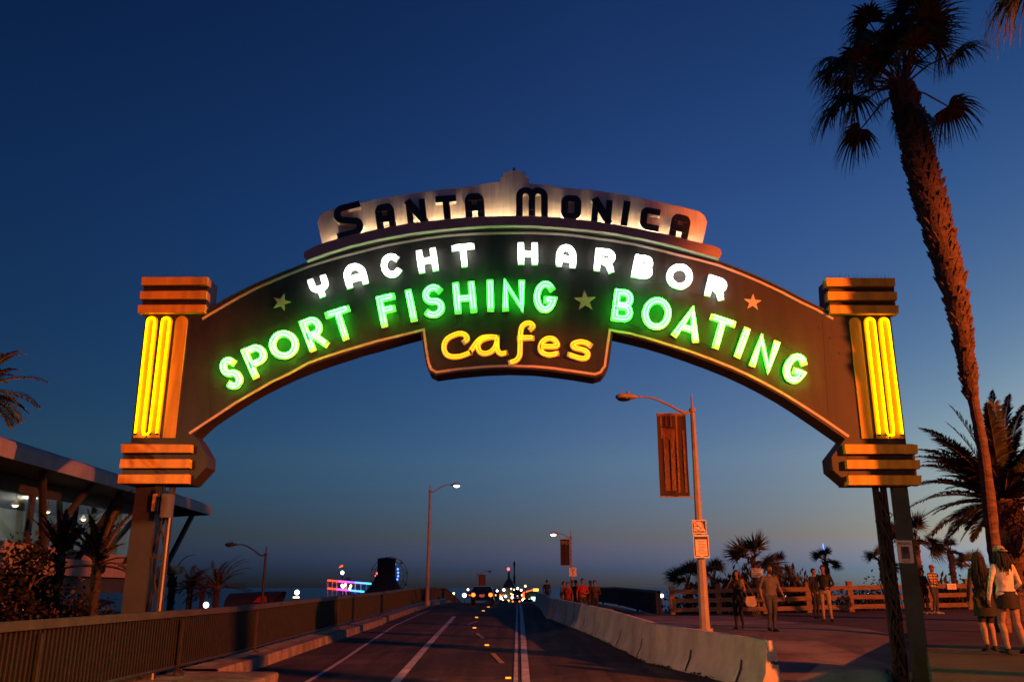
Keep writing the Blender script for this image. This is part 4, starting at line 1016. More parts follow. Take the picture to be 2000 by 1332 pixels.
# 4 small fan palms behind the fence
def small_palm(label, u, v, D, r, zg, n=20, seed=1, lean=0, fanr=.62, dro=.25, name='fan_palm', wd=1.5):
    c = P(u, v, D); b = Vector((c.x+lean, D, zg)); t = palm_thing(label, tuple(b), name, 'small fan palms behind the timber fence'); org = tuple(b); rn = random.Random(seed)
    m = MB(); trunk(m, [b, b.lerp(c, .55)+Vector((lean*.1, 0, 0)), c], [.17, .14, .15], 10, 160, rn, .2, 1, .14); m.build('trunk', M['bark'], t, org)
    m = MB()
    for i in range(n):
        a = 2*math.pi*i*.382+rn.uniform(-.3, .3); el = lerp(-.45, 1.35, ((i*.618) % 1)); hb = c+Vector((math.cos(a)*math.cos(el), math.sin(a)*math.cos(el), math.sin(el)))*r*.55
        fan(m, c, hb, r*fanr, rn, 24, 105, dro, wid=wd)
    m.build('crown', [M['frond'], M['bark']], t, org)
small_palm('medium fan palm with spread leaves standing behind the man in grey', 1474, 1098, 41.5, 1.42, -1.0, 13, 3, dro=.12, fanr=.74, wd=2.0)
small_palm('small fan palm tucked close behind the medium palm and the man', 1520, 1108, 46, .95, -3, 15, 4)
small_palm('small fan palm rising behind the couple at the fence', 1612, 1096, 50, .92, -3.5, 17, 5)
small_palm('slender little fan palm standing clear between the green post and the date palm', 1856, 1078, 50, .9, -3.5, 15, 6)
small_palm('bushy fan palm partly hidden behind the dark lattice leg', 1788, 1058, 43, 1.6, -1.5, 24, 7)
small_palm('dark fan palm left of the lattice leg behind the fence', 1722, 1098, 46, 1.0, -3, 16, 9)
small_palm('low fan palm at the edge of the shrubs near the near lamp post', 1345, 1140, 43.5, 1.25, -1.2, 22, 10, dro=.2)
small_palm('low fan palm crowded into the shrubs right of the near lamp post', 1395, 1132, 43, 1.1, -1.2, 20, 12, dro=.2)
small_palm('low fan palm beside the tall trunk behind the dark haired woman', 1902, 1112, 40.2, 1.0, .2, 18, 14)
# shrubs
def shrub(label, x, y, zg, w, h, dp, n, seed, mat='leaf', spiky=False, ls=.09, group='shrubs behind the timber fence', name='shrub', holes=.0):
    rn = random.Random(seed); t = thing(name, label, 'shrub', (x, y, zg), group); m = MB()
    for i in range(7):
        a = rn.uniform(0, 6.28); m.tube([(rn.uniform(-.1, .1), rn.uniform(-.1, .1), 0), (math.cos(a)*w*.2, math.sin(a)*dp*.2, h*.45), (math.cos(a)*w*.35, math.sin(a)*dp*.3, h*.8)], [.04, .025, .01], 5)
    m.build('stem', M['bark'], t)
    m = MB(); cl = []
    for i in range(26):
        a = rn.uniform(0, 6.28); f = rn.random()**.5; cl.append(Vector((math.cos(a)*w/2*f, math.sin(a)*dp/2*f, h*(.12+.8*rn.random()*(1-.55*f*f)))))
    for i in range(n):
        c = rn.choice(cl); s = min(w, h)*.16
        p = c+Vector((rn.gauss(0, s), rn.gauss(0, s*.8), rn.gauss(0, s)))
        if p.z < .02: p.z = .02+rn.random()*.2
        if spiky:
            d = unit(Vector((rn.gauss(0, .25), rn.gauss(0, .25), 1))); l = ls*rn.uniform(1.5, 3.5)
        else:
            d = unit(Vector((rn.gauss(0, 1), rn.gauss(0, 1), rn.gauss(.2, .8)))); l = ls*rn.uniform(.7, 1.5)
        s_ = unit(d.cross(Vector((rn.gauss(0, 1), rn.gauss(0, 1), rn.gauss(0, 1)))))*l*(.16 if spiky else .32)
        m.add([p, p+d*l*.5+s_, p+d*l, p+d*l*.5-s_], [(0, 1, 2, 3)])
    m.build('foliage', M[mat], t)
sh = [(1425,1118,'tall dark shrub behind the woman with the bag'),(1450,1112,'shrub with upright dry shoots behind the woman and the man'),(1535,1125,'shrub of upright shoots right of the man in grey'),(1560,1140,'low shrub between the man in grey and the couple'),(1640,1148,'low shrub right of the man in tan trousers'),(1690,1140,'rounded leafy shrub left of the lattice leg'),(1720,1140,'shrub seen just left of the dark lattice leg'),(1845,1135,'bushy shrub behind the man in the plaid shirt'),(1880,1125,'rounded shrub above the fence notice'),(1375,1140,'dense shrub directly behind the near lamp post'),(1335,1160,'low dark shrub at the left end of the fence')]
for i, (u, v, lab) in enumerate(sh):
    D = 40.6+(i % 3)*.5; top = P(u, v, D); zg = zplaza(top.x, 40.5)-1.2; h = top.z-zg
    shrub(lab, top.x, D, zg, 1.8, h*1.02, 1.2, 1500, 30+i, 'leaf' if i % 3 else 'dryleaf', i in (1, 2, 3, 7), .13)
# left side: dark trees and palms in front of the restaurant
def bush_tree(label, x, y, zg, h, w, n, seed, mat='leaf', ls=.1, dead=None):
    rn = random.Random(seed); t = thing('broadleaf_tree', label, 'tree', (x, y, zg), 'dark trees before the restaurant'); m = MB(); tips = []
    trunk(m, [(0, 0, 0), (.1, 0, h*.25), (0, .1, h*.5)], [.16, .13, .09], 9, 0, rn)
    for i in range(16):
        a = rn.uniform(0, 6.28); el = rn.uniform(.1, 1.3); L = w*.5*rn.uniform(.6, 1.05); s0 = Vector((0, .05, h*rn.uniform(.2, .5))); e = s0+Vector((math.cos(a)*math.cos(el)*L, math.sin(a)*math.cos(el)*L, math.sin(el)*h*.5*rn.uniform(.6, 1))); mid = s0.lerp(e, .5)+Vector((0, 0, -.1))
        m.tube([s0, mid, e], [.06, .035, .012], 5)
        for k in range(4): tips.append(s0.lerp(e, .45+.17*k)+Vector((rn.gauss(0, .15), rn.gauss(0, .15), rn.gauss(0, .15))))
    m.build('trunk', M['bark'], t); m = MB()
    for i in range(n):
        c = rn.choice(tips); p = c+Vector((rn.gauss(0, .2), rn.gauss(0, .2), rn.gauss(0, .18))); d = unit(Vector((rn.gauss(0, 1), rn.gauss(0, 1), rn.gauss(-.2, .7)))); l = ls*rn.uniform(.7, 1.5); s_ = unit(d.cross(Vector((rn.gauss(0, 1), rn.gauss(0, 1), rn.gauss(0, 1)))))*l*.34
        m.add([p, p+d*l*.5+s_, p+d*l, p+d*l*.5-s_], [(0, 1, 2, 3)])
    m.build('crown', M[mat], t)
def at(u, v, D): return P(u, v, D)
p = at(38, 1120, 19.5); bush_tree('dark bushy tree at the far left in front of the restaurant', p.x, 19.5, -.6, 3.9, 3.0, 5200, 51)
p = at(120, 1120, 21.0); bush_tree('dark leafy tree in front of the restaurant windows', p.x, 21, -.6, 3.3, 2.6, 4200, 52)
p = at(88, 1140, 18.6); bush_tree('small dry leaved tree catching orange light behind the left railing', p.x, 18.6, -.6, 2.7, 1.6, 1600, 53, 'dryleaf', .08)
def feather_palm(label, u, v, D, zg, n, L, seed, px=(), wind=Vector((0, 0, 0)), droop=.9, rtr=.14, group='feather palms near the restaurant'):
    c = at(u, v, D); b = Vector((c.x, D, zg)); t = palm_thing(label, tuple(b), 'feather_palm', group); org = tuple(b); rn = random.Random(seed)
    m = MB(); trunk(m, [b, b.lerp(c, .5), c], [rtr*1.2, rtr, rtr], 10, 120, rn, .4, 1, .14); m.build('trunk', M['barksmooth'], t, org)
    m = MB()
    for (uu, vv) in px:
        tg = at(uu, vv, D+rn.uniform(-.5, .5)); dv = tg-c; feather(m, c, dv+Vector((0, 0, dv.length*.4)), dv.length*1.12, rn, droop, 46, .42, wind, .03)
    for i in range(n):
        a = rn.uniform(0, 6.28); el = rn.uniform(-.2, 1.3); feather(m, c, (math.cos(a)*math.cos(el), math.sin(a)*math.cos(el), math.sin(el)+.2), L*rn.uniform(.75, 1.05), rn, droop, 40, .42, wind, .03)
    m.build('crown', [M['feather'], M['bark']], t, org)
feather_palm('palm at the left edge with dark drooping fronds against the sky', -62, 775, 15, -.8, 22, 1.5, 61, [(30,775),(48,790),(40,815),(10,735),(28,712),(55,800),(20,830),(32,820)], droop=1.1)
feather_palm('young palm with long fronds against the restaurant glass', 190, 1105, 19.3, -.8, 9, 1.3, 62, [(250,965),(258,1000),(235,975),(240,1060),(215,1000),(175,1000),(140,1010),(250,1090),(120,1050),(200,1120)], rtr=.06)
feather_palm('low palm with stiff upright fronds before the restaurant windows', 120, 1085, 19.9, -.8, 10, 1.2, 63, [(95,1020),(110,1005),(128,1002),(140,1015),(85,1050),(160,1035)], droop=.4, rtr=.07)
feather_palm('windblown palm leaning right beside the dark street lamp', 424, 1150, 60, -5.5, 16, 2.6, 64, [(470,1085),(478,1098),(465,1080),(450,1078),(440,1090),(425,1100),(412,1115),(474,1110)], Vector((1.6, 0, .2)), 1.0, .2, 'palms on the lower beach lot')
feather_palm('distant palm with ragged crown right of the restaurant', 372, 1150, 66, -5.5, 30, 2.4, 65, [], Vector((.5, 0, 0)), 1.2, .2, 'palms on the lower beach lot')
feather_palm('dry palm with a bare trunk beside the restaurant corner', 338, 1128, 42, -5.0, 14, 1.5, 66, [(334,1150),(326,1140),(345,1145)], Vector((.2, 0, 0)), 2.0, .16, 'palms on the lower beach lot')
feather_palm('small palm between the windblown palm and the ragged palm', 396, 1158, 75, -5.5, 24, 2.1, 67, [], Vector((.5, 0, 0)), 1.2, .2, 'palms on the lower beach lot')
for i, (x, y, h, lab) in enumerate(((3.2, 1.8, 13.6, 'tall fan palm standing outside the right edge of the view'),)): pass

# 5 unseen fan palm added so its crown shades the middle of the arch
c5 = Vector((15.0, 5.1, 10.2)); b5 = Vector((15.3, 5.0, zfoot(15.3, 5)-.1))
t = palm_thing('unseen fan palm added beyond the right edge to shade the arch', tuple(b5)); org = tuple(b5); rnd = random.Random(31)
m = MB(); trunk(m, [b5, b5.lerp(c5, .5), c5], [.26, .22, .26], 12, 200, rnd, .4, 1, .2); m.build('trunk', M['bark'], t, org)
m = MB()
for i in range(110):
    a = rnd.uniform(0, 6.28); el = rnd.uniform(-.7, 1.4); hb = c5+Vector((math.cos(a)*math.cos(el), math.sin(a)*math.cos(el), math.sin(el)))*rnd.uniform(.5, 1.35); fan(m, c5, hb, 1.05, rnd, 30, 120, .5, wid=1.6)
m.build('crown', [M['frond'], M['bark']], t, org)
# ---------------------------------------------------------------- the restaurant on the left
def rx(d): return -11.45-.15*(d-19)             # roof edge line
def rz_(d): return interp([12, 19, 30, 44], [5.0, 5.15, 5.5, 5.88], d)
bo = (-16, 28, -1); bld = thing('restaurant_building', 'dim glass fronted restaurant under a sweeping roof with slanted struts on the left', 'building', bo)
m = MB(); dd = frange(11, 44, 1.5); sec = []
for d in dd:
    x, z = rx(d), rz_(d); th = interp([11, 19, 44], [.42, .42, .48], d)
    s = [(x, d, z-th), (x+.04, d, z-.12), (x-.02, d, z-.02), (x-.5, d, z+.16), (x-2.2, d, z+.35), (x-9, d, z-.6), (x-9, d, z-1.0), (x-1.2, d, z-th-.05)]
    sec.append(s); m.v += s
n = 8
for i in range(len(dd)-1):
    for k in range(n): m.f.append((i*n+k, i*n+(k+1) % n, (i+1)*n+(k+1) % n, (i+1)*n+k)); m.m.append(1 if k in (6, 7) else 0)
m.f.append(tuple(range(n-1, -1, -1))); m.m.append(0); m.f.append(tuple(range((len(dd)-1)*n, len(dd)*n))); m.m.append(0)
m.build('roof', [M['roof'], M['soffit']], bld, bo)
FZ = 2.75
def fxx(d): return rx(d)-1.25
m = MB()                                         # floor slab with rendered parapet
a, b = 11, 38.5
m.prism([(fxx(a)+.3, a, FZ-.5), (fxx(b)+.3, b, FZ-.5), (fxx(b)+.3, b, FZ), (fxx(a)+.3, a, FZ)], [(fxx(a)-7, a, FZ-.5), (fxx(b)-7, b, FZ-.5), (fxx(b)-7, b, FZ), (fxx(a)-7, a, FZ)]); m.build('floor_slab', M['stucco'], bld, bo)
m = MB(); m.prism([(fxx(a)+.1, a, FZ-1.05), (fxx(b)+.1, b, FZ-1.05), (fxx(b)+.1, b, FZ-.503), (fxx(a)+.1, a, FZ-.503)], [(fxx(a)-.3, a, FZ-1.05), (fxx(b)-.3, b, FZ-1.05), (fxx(b)-.3, b, FZ-.503), (fxx(a)-.3, a, FZ-.503)]); m.build('edge_beam', M['soffit'], bld, bo)
m = MB(); m.prism([(fxx(a)+.05, a, FZ+.003), (fxx(b)+.05, b, FZ+.003), (fxx(b)+.05, b, FZ+.32), (fxx(a)+.05, a, FZ+.32)], [(fxx(a)-.12, a, FZ+.003), (fxx(b)-.12, b, FZ+.003), (fxx(b)-.12, b, FZ+.32), (fxx(a)-.12, a, FZ+.32)]); m.build('parapet', M['stucco'], bld, bo)
m = MB(); m.add([(fxx(a)-4.5, a, FZ), (fxx(b)-4.5, b, FZ), (fxx(b)-4.5, b, 5.6), (fxx(a)-4.5, a, 5.2)], [(0, 1, 2, 3)]); m.add([(fxx(b), b, FZ), (fxx(b)-4.5, b, FZ), (fxx(b)-4.5, b, 5.6), (fxx(b), b, 5.6)], [(0, 1, 2, 3)]); m.build('back_wall', M['room'], bld, bo)
m = MB(); m.prism([(fxx(a)-.1, a, rz_(a)-.95), (fxx(b)-.1, b, rz_(b)-.95), (fxx(b)-.1, b, rz_(b)-.5), (fxx(a)-.1, a, rz_(a)-.5)], [(fxx(a)-.3, a, rz_(a)-.95), (fxx(b)-.3, b, rz_(b)-.95), (fxx(b)-.3, b, rz_(b)-.5), (fxx(a)-.3, a, rz_(a)-.5)]); m.build('head_beam', M['soffit'], bld, bo)
cols = [14, 17.5, 21, 24.6, 28.2, 31.6, 35, 38.4]
for i, d in enumerate(cols):
    m = MB(); x = fxx(d)-.06; m.box((x, d, (FZ+.3+rz_(d)-.9)/2), (.14, .16, rz_(d)-.9-FZ-.3)); m.build('mullion', M['brownsteel'] if i % 2 else M['soffit'], bld, bo)
    if i < len(cols)-1:
        e = cols[i+1]; m = MB(); x0, x1 = fxx(d+.09)-.05, fxx(e-.09)-.05
        m.add([(x0, d+.09, FZ+.32), (x1, e-.09, FZ+.32), (x1, e-.09, rz_(e)-.95), (x0, d+.09, rz_(d)-.95)], [(0, 1, 2, 3)])
        w = m.build('window', M['glass'], bld, bo)
# slanted struts between roof edge and slab, and the brace at the far end
for d, e in ((22.5, 25.5), (26.5, 24.6), (29.5, 28.2), (33.5, 30.2), (36.8, 33.6)):
    m = MB(); m.tube([(rx(d)-.3, d, rz_(d)-.45), (fxx(e)+.15, e, FZ-.1)], .1, 8); m.build('strut', M['soffit'], bld, bo)
m = MB(); p, q = P(383, 990, 43.0), P(322, 1108, 39.5); p.x = rx(43)-.05*0; q0 = P(322, 1108, 39.5)
m.tube([P(383, 991, 43.2), P(324, 1106, 40.5)], .13, 8); m.build('strut', M['brownsteel'], bld, bo)
m = MB(); m.box(tuple(P(335, 1113, 40.3)), (.9, .5, .34)); m.build('bracket', M['stucco'], bld, bo)
for d in (13, 18.5, 22.6, 27, 30.5, 37.5):
    m = MB(); m.box((fxx(d)-.1, d, (FZ-1.05-6)/2), (.4, .4, FZ-1.05+6)); m.build('pier', M['soffit'], bld, bo)
m = MB(); m.box((fxx(21)-.35, 22, 0.4), (.3, 9, 2.3)); m.build('low_wall', M['stucco'], bld, bo)
# pendant lamps hanging inside
pl = [(5, 947, 21), (33, 955, 22), (92, 956, 27), (143, 951, 29), (174, 958, 31), (208, 951, 34), (30, 985, 23), (165, 985, 32), (92, 998, 28), (163, 1013, 33), (209, 1007, 35)]
nm = ['leftmost', 'second from left', 'middle', 'cone shaped', 'bright small', 'rightmost upper', 'lower left', 'lower right', 'lower middle', 'lowest centre', 'lowest right']
for (u, v, D), k in zip(pl, nm):
    p = P(u, v, D); xw = fxx(D)-.6
    # keep each lamp inside the room: slide along the sight line until it is behind the glass
    s = 1.0
    for _ in range(60):
        q = Vector((p.x*s, D*s, E+(p.z-E)*s))
        if q.x < fxx(q.y)-.5: break
        s *= 1.02
    t = thing('pendant_lamp', '%s pendant lamp glowing behind the restaurant glass' % k, 'pendant lamp', tuple(q), 'pendant lamps inside the restaurant')
    top = max(.25, rz_(q.y)-.55-q.z); m = MB(); m.tube([(0, 0, .1), (0, 0, top)], .01, 5); m.build('cord', M['soffit'], t)
    m = MB(); m.lathe((0, 0, 0), [(.13, -.02), (.12, .03), (.04, .12), (.02, .14)], 12); m.build('lamp_shade', M['white'], t)
    m = MB(); m.ell((0, 0, -.02), (.085, .085, .06), 10, 6); m.build('bulb', M['bulbwarm'], t)
# patio heater seen under the slab, and its flame
p = P(190, 1200, 27); t = thing('patio_heater', 'mushroom shaped patio heater glowing under the restaurant slab', 'patio heater', (p.x, 27, -1.0))
h = P(190, 1178, 27).z+1.0
m = MB(); m.tube([(0, 0, 0), (0, 0, h)], .05, 8); m.lathe((0, 0, 0), [(.3, 0), (.3, .1), (.1, .2)], 12); m.build('stand', M['darksteel'], t)
m = MB(); m.lathe((0, 0, h), [(.05, -.12), (.16, -.06), (.48, .02), (.46, .05), (.1, .12)], 16); m.build('reflector_hood', M['darksteel'], t)
fp = P(181, 1200, 27); m = MB(); m.ell((fp.x-p.x, 0, fp.z+1.0), (.1, .1, .13), 10, 6); m.build('flame', M['flame'], t)
p = P(12, 1203, 24); t = thing('fire_bowl', 'low fire bowl burning at the far left under the trees', 'fire bowl', (p.x, 24, p.z-.6))
m = MB(); m.lathe((0, 0, 0), [(.15, 0), (.4, .4), (.45, .5), (.38, .5)], 14); m.build('bowl', M['darksteel'], t)
m = MB()
for i in range(6): m.ell((-.35+.14*i, 0, .62+.05*(i % 2)), (.09, .09, .12+.04*(i % 3)), 8, 6)
m.build('flame', M['flame'], t)

# ---------------------------------------------------------------- far things beyond the railing and on the pier
# tall dark flared roof with the wheel behind it
D = 150; s = D/F*1.04; c = P(752, 1150, D)
t = thing('flared_roof_tower', 'dark tower with a flared shingled skirt beyond the left railing', 'building', (c.x, D, -1.6)); org = tuple(t.location)
def zz(v, DD): return P(752, v, DD).z
pr = [(40, 1162), (36, 1155), (29, 1147), (23, 1138), (19, 1128), (17.5, 1122)]
m = MB(); m.lathe((c.x, D, 0), [(r*s, zz(v, D)) for r, v in pr], 20); m.build('skirt_roof', M['darkroof'], t, org, True)
m = MB(); m.lathe((c.x+.1, D, 0), [(16.5*s, zz(1122, D)), (16.5*s, zz(1094, D)), (17.5*s, zz(1093, D)), (16*s, zz(1090, D)), (3*s, zz(1088.5, D))], 20); m.build('drum', M['darkroof'], t, org)
m = MB(); m.lathe((c.x, D, 0), [(22*s, -1.7), (22*s, zz(1162, D))], 16); m.build('wall', M['darksteel'], t, org)
D = 420; s = D/F*1.04; c = P(760, 1124, D)
t = thing('ferris_wheel', 'ferris wheel with blue lights half hidden behind the dark tower', 'ferris wheel', (c.x, D, -1.6)); org = tuple(t.location)
m = MB(); rad_ = 33*s
for rr in (rad_, rad_*.82): m.tube([(c.x+rr*math.cos(R(k*7.5)), D, c.z+rr*math.sin(R(k*7.5))) for k in range(49)], .12, 5, False)
for k in range(16): m.tube([(c.x, D, c.z), (c.x+rad_*math.cos(R(k*22.5)), D, c.z+rad_*math.sin(R(k*22.5)))], .08, 4)
m.build('wheel_rim', M['darkpole'], t, org)
m = MB()
for sg in (-1, 1): m.tube([(c.x, D, c.z), (c.x+sg*rad_*.6, D, -1.7)], .25, 6)
m.build('support_leg', M['pole'], t, org)
for k in range(10):
    a = R(k*36+14); m = MB(); x, z = c.x+rad_*math.cos(a), c.z+rad_*math.sin(a); m.lathe((x, D-.3, z-1.1), [(.5, 0), (.75, .3), (.75, .5), (.1, .5)], 10); m.tube([(x, D-.3, z-.6), (x, D-.3, z)], .06, 4); m.lathe((x, D-.3, z-.1), [(.8, 0), (.05, .35)], 10); m.build('gondola', M['tent'] if k % 2 else M['yline'], t, org)
for u, v in ((771.5, 1101.5), (777, 1111), (777.5, 1118), (777.5, 1124.5), (776, 1131)):
    q = P(u, v, D-1.5); m = MB(); m.ell(tuple(q), (.42, .3, .5), 8, 6); m.build('blue_lamp', M['blueled'], t, org)
for u, v, r in ((736.7, 1119.5, .5), (733.5, 1124, .3)):
    q = P(u, v, D-1.5); m = MB(); m.ell(tuple(q), (r, .3, r), 8, 6); m.build('red_lamp', M['redlamp'], t, org)
# rainbow lit ride frame
D = 300; t0 = P(640, 1160, D)
t = thing('lit_ride_frame', 'open ride structure with two rainbow coloured light bars', 'fairground ride', (t0.x, D, -1.6)); org = tuple(t.location)
for (u0, v0, u1, v1) in ((640, 1133, 725, 1139.5), (640, 1148.5, 711, 1155)):
    seg = ['redled', 'redled', 'magled', 'magled', 'violetled', 'blueled', 'blueled', 'cyanled']
    for k, cm in enumerate(seg):
        a = P(lerp(u0, u1, k/8), lerp(v0, v1, k/8), D-1); b = P(lerp(u0, u1, (k+1)/8), lerp(v0, v1, (k+1)/8), D-1); m = MB(); m.tube([a, b], .26, 6); m.build('light_bar', M[cm], t, org)
for u in (639.5, 649, 657.5, 669, 676, 694, 705, 716):
    a, b = P(u, 1134+(u-640)*.075, D), P(u, 1165, D); m = MB(); m.tube([a, b], .3 if u in (639.5, 676) else .17, 6); m.build('post', M['signwhite'], t, org)
for v0, v1 in ((1137, 1143), (1152, 1158)):
    m = MB(); m.tube([P(641, v0, D+2), P(722, v1, D+6)], .2, 5); m.build('beam', M['yline'], t, org)
for u, v in ((668, 1143), (674, 1142), (685, 1144), (670, 1146), (683, 1149)):
    m = MB(); q = P(u, v, D-2); m.ell(tuple(q), (.4, .3, .5), 8, 6); m.build('work_lamp', M['bulbwarm'], t, org)
D = 320; q = P(669, 1118, D)
t = thing('floodlight_mast', 'mast with one bright floodlight above the rainbow lit ride', 'lamp', (q.x, D, -1.6)); m = MB(); m.tube([(0, 0, 0), (0, 0, q.z+1.6)], .2, 6); m.build('mast', M['darkpole'], t)
m = MB(); m.ell((0, -.4, q.z+1.6), (.62, .5, .66), 12, 8); m.build('lamp_head', M['bulbwhite'], t)
q = P(664, 1105.5, D); t = thing('lit_flag', 'small orange lit flag flying above the floodlight', 'flag', (q.x, D+2, -1.6)); m = MB()
m.tube([(.8, 0, 0), (.8, 0, q.z+2.6)], .07, 5); m.build('flagpole', M['darkpole'], t)
m = MB(); zc = q.z+1.6; m.prism([(-.9, 0, zc-.55), (-.1, 0, zc-.3), (.75, 0, zc-.1), (.75, 0, zc+.55), (.1, 0, zc+.5), (-.4, 0, zc+.05)], [(-.9, .06, zc-.55), (-.1, .06, zc-.3), (.75, .06, zc-.1), (.75, .06, zc+.55), (.1, .06, zc+.5), (-.4, .06, zc+.05)]); m.build('cloth', M['orangelamp'], t)
# pale dome beneath the mast
q = P(677, 1132, 310); t = thing('striped_dome', 'small domed kiosk roof just under the floodlight mast', 'kiosk', (q.x, 312, -1.6)); m = MB(); m.lathe((0, 0, q.z+1.6-2), [(1.5, -4), (1.5, 1.2), (1.35, 2.0), (.9, 2.6), (.1, 2.9)], 14); m.build('dome', M['stucco'], t)
# red canopy roof
D = 88; c = P(530, 1168, D); t = thing('barrel_canopy', 'long dark red barrel canopy below the left railing', 'canopy', (c.x, D, -5.9)); org = tuple(t.location)
zt, zb_ = P(530, 1154, D).z, P(530, 1186, D).z; x0, x1 = P(452, 1165, D).x, P(556, 1165, D).x
m = MB(); n = 12; vs = []
for k in range(n+1):
    a = math.pi*k/n
    for (xx, yy) in ((x0, 0), (x1-.9*(1-math.sin(a)*.8), 0)): pass
    vs += [(x0, D-2.2*math.cos(a), zb_+(zt-zb_)*.86*math.sin(a)), (lerp(x0, x1, .62), D-2.2*math.cos(a), zb_+(zt-zb_)*.98*math.sin(a)), (x1-1.0+1.0*math.sin(a), D-2.2*math.cos(a), zb_+(zt-zb_)*math.sin(a))]
m.add(vs, [(3*k+j, 3*k+j+1, 3*k+j+4, 3*k+j+3) for k in range(n) for j in (0, 1)]); m.build('canopy_cloth', M['soffit'], t, org, True)
m = MB(); a, b, cc, d = P(493, 1176, D-2.6), P(519, 1163, D-2.6), P(521, 1176, D-2.6), P(508, 1176, D-2.6); m.prism([a, cc, b, P(505, 1165, D-2.6)], [v+Vector((0, .1, 0)) for v in (a, cc, b, P(505, 1165, D-2.6))]); m.build('lit_gable', M['tent'], t, org)
for xx in (x0+.3, lerp(x0, x1, .5), x1-1.2):
    m = MB(); m.box((xx, D-2, (zb_-5.9)/2), (.15, .15, zb_+5.9)); m.build('post', M['darksteel'], t, org)
lamp_in = []
# ground floods at the left
for u, v, D, lab, r in ((403.5, 1181, 70, 'bright floodlight just above the railing near the windblown palm', .22), (580.5, 1156.5, 110, 'bright floodlight right of the red canopy', .3), (1292, 1163, 60, 'small bright lamp beside the end post of the right railing', .12), (1531.5, 1163, 60, 'small white lamp seen through the fence behind the man in grey', .1), (1694, 1160, 70, 'pair of small lamps seen through the fence left of the lattice leg', .1), (938-31, 1162, 140, 'pale lamp seen just right of the curving railing end', .32)):
    q = P(u, v, D); zg = -5.95 if u < 1000 else -6.1
    if u > 880 and u < 1000: zg = -1.6
    t = thing('floodlight', lab, 'lamp', (q.x, D, zg)); m = MB(); m.tube([(0, 0, 0), (0, 0, q.z-zg)], .05, 6); m.build('stand', M['darkpole'], t)
    m = MB(); m.ell((0, -.12, q.z-zg), (r, r*.7, r), 10, 8); m.build('lamp_head', M['bulbcool'], t)
# lit board under the flood
q = P(579, 1166, 109); t = thing('light_board', 'thin pale lit panel under the floodlight right of the canopy', 'sign', (q.x, 109, -5.95)); m = MB(); m.tube([(0, 0, 0), (0, 0, q.z+5.9)], .06, 5); m.build('stand', M['darkpole'], t); m = MB(); m.box((0, -.1, q.z+5.95), (.75, .08, .14)); m.build('panel', M['bulbwarm'], t)
# mast with a slim body and the thin red beacon mast on the pier
D = 260; q = P(1004.5, 1096, D); t = thing('radio_mast', 'tall dark mast on the pier with a thicker top', 'mast', (q.x, D, -1.6)); m = MB(); h = q.z+1.6
m.tube([(0, 0, 0), (0, 0, h*.62), (0, 0, h*.64)], [.36, .34, .2], 8); m.tube([(0, 0, h*.64), (0, 0, h*.86)], .22, 8); m.tube([(0, 0, h*.86), (0, 0, h*.97), (0, 0, h)], [.3, .3, .1], 8); m.build('shaft', M['darkpole'], t)
q = P(993, 1111, D); t = thing('beacon_mast', 'slender mast with a red beacon left of the dark mast', 'mast', (q.x, D, -1.6)); m = MB(); m.tube([(0, 0, 0), (0, 0, q.z+1.6)], [.7, .05], 6); m.build('shaft', M['metal'], t)
m = MB(); m.ell((0, 0, q.z+1.6), (.38, .38, .42), 10, 8); m.build('beacon', M['redlamp'], t)
D = 60; q = P(1607.5, 1061, D+8); t = thing('lit_spire', 'thin blue lit spire above the small palm behind the couple', 'mast', (q.x+.1, D+8, -6)); m = MB(); m.tube([(0, 0, 0), (-.05, 0, P(1609, 1076, D+8).z+6)], .05, 5); m.build('shaft', M['darkpole'], t); m = MB(); a = P(1609.5, 1076, D+8); m.tube([(a.x-q.x-.1, 0, a.z+6), (-.12, 0, q.z+6)], [.05, .02], 6); m.build('light_tube', M['blueled'], t)
# pier building with lit portal
D = 190; t = thing('pier_shop', 'low pier shop with an orange lit porch frame and an amber sign', 'building', (P(1040, 1175, D).x, D, -1.6)); org = tuple(t.location)
def at2(u, v, dy=0): return P(u, v, D+dy)
m = MB(); a, b = at2(1021, 1157, 6), at2(1058, 1180, 6); m.box(((a.x+b.x)/2, D+6, (a.z-1.6)/2), (b.x-a.x, 8, a.z+1.6)); m.build('wall', M['soffit'], t, org)
m = MB(); m.tube([at2(1022, 1157, 1), at2(1034, 1153.5, 1), at2(1044, 1151, 1)], .14, 5); m.tube([at2(1022, 1157, 1), at2(1022.5, 1168, 1)], .24, 6); m.build('porch_frame', M['orangelamp'], t, org)
m = MB(); a = at2(1046.5, 1151.5, .5); m.box(tuple(a), (1.1, .12, .5)); m.build('amber_sign', M['ambersign'], t, org)
m = MB(); a = at2(1042, 1167.5, .5); m.box(tuple(a), (1.0, .12, .45)); m.build('teal_sign', M['tealsign'], t, org)
for u, v, r, cm in ((1022, 1171, .3, 'bulbwhite'), (1033.5, 1171.5, .26, 'bulbwarm'), (1024, 1168, .16, 'ambersign'), (1046, 1176, .24, 'bulbwarm'), (1029.5, 1176, .2, 'bulbwarm'), (1043, 1171, .2, 'bulbcool')):
    m = MB(); m.ell(tuple(at2(u, v, -.5)), (r, .2, r), 8, 6); m.build('shop_lamp', M[cm], t, org)
D = 230; t = thing('pier_stall', 'cluster of lit pier stalls left of the dark mast', 'building', (P(990, 1175, D).x, D, -1.6)); org = tuple(t.location)
m = MB(); a, b = at2(975, 1166, 4), at2(1002, 1180, 4); m.box(((a.x+b.x)/2, D+4, .2), (b.x-a.x, 6, 3.4)); m.lathe(((a.x+b.x)/2+.8, D+4, 1.9), [(1.8, 0), (1.2, 1.2), (.3, 2.4), (.1, 4.4)], 10); m.build('wall', M['metal'], t, org)
rr = random.Random(4)
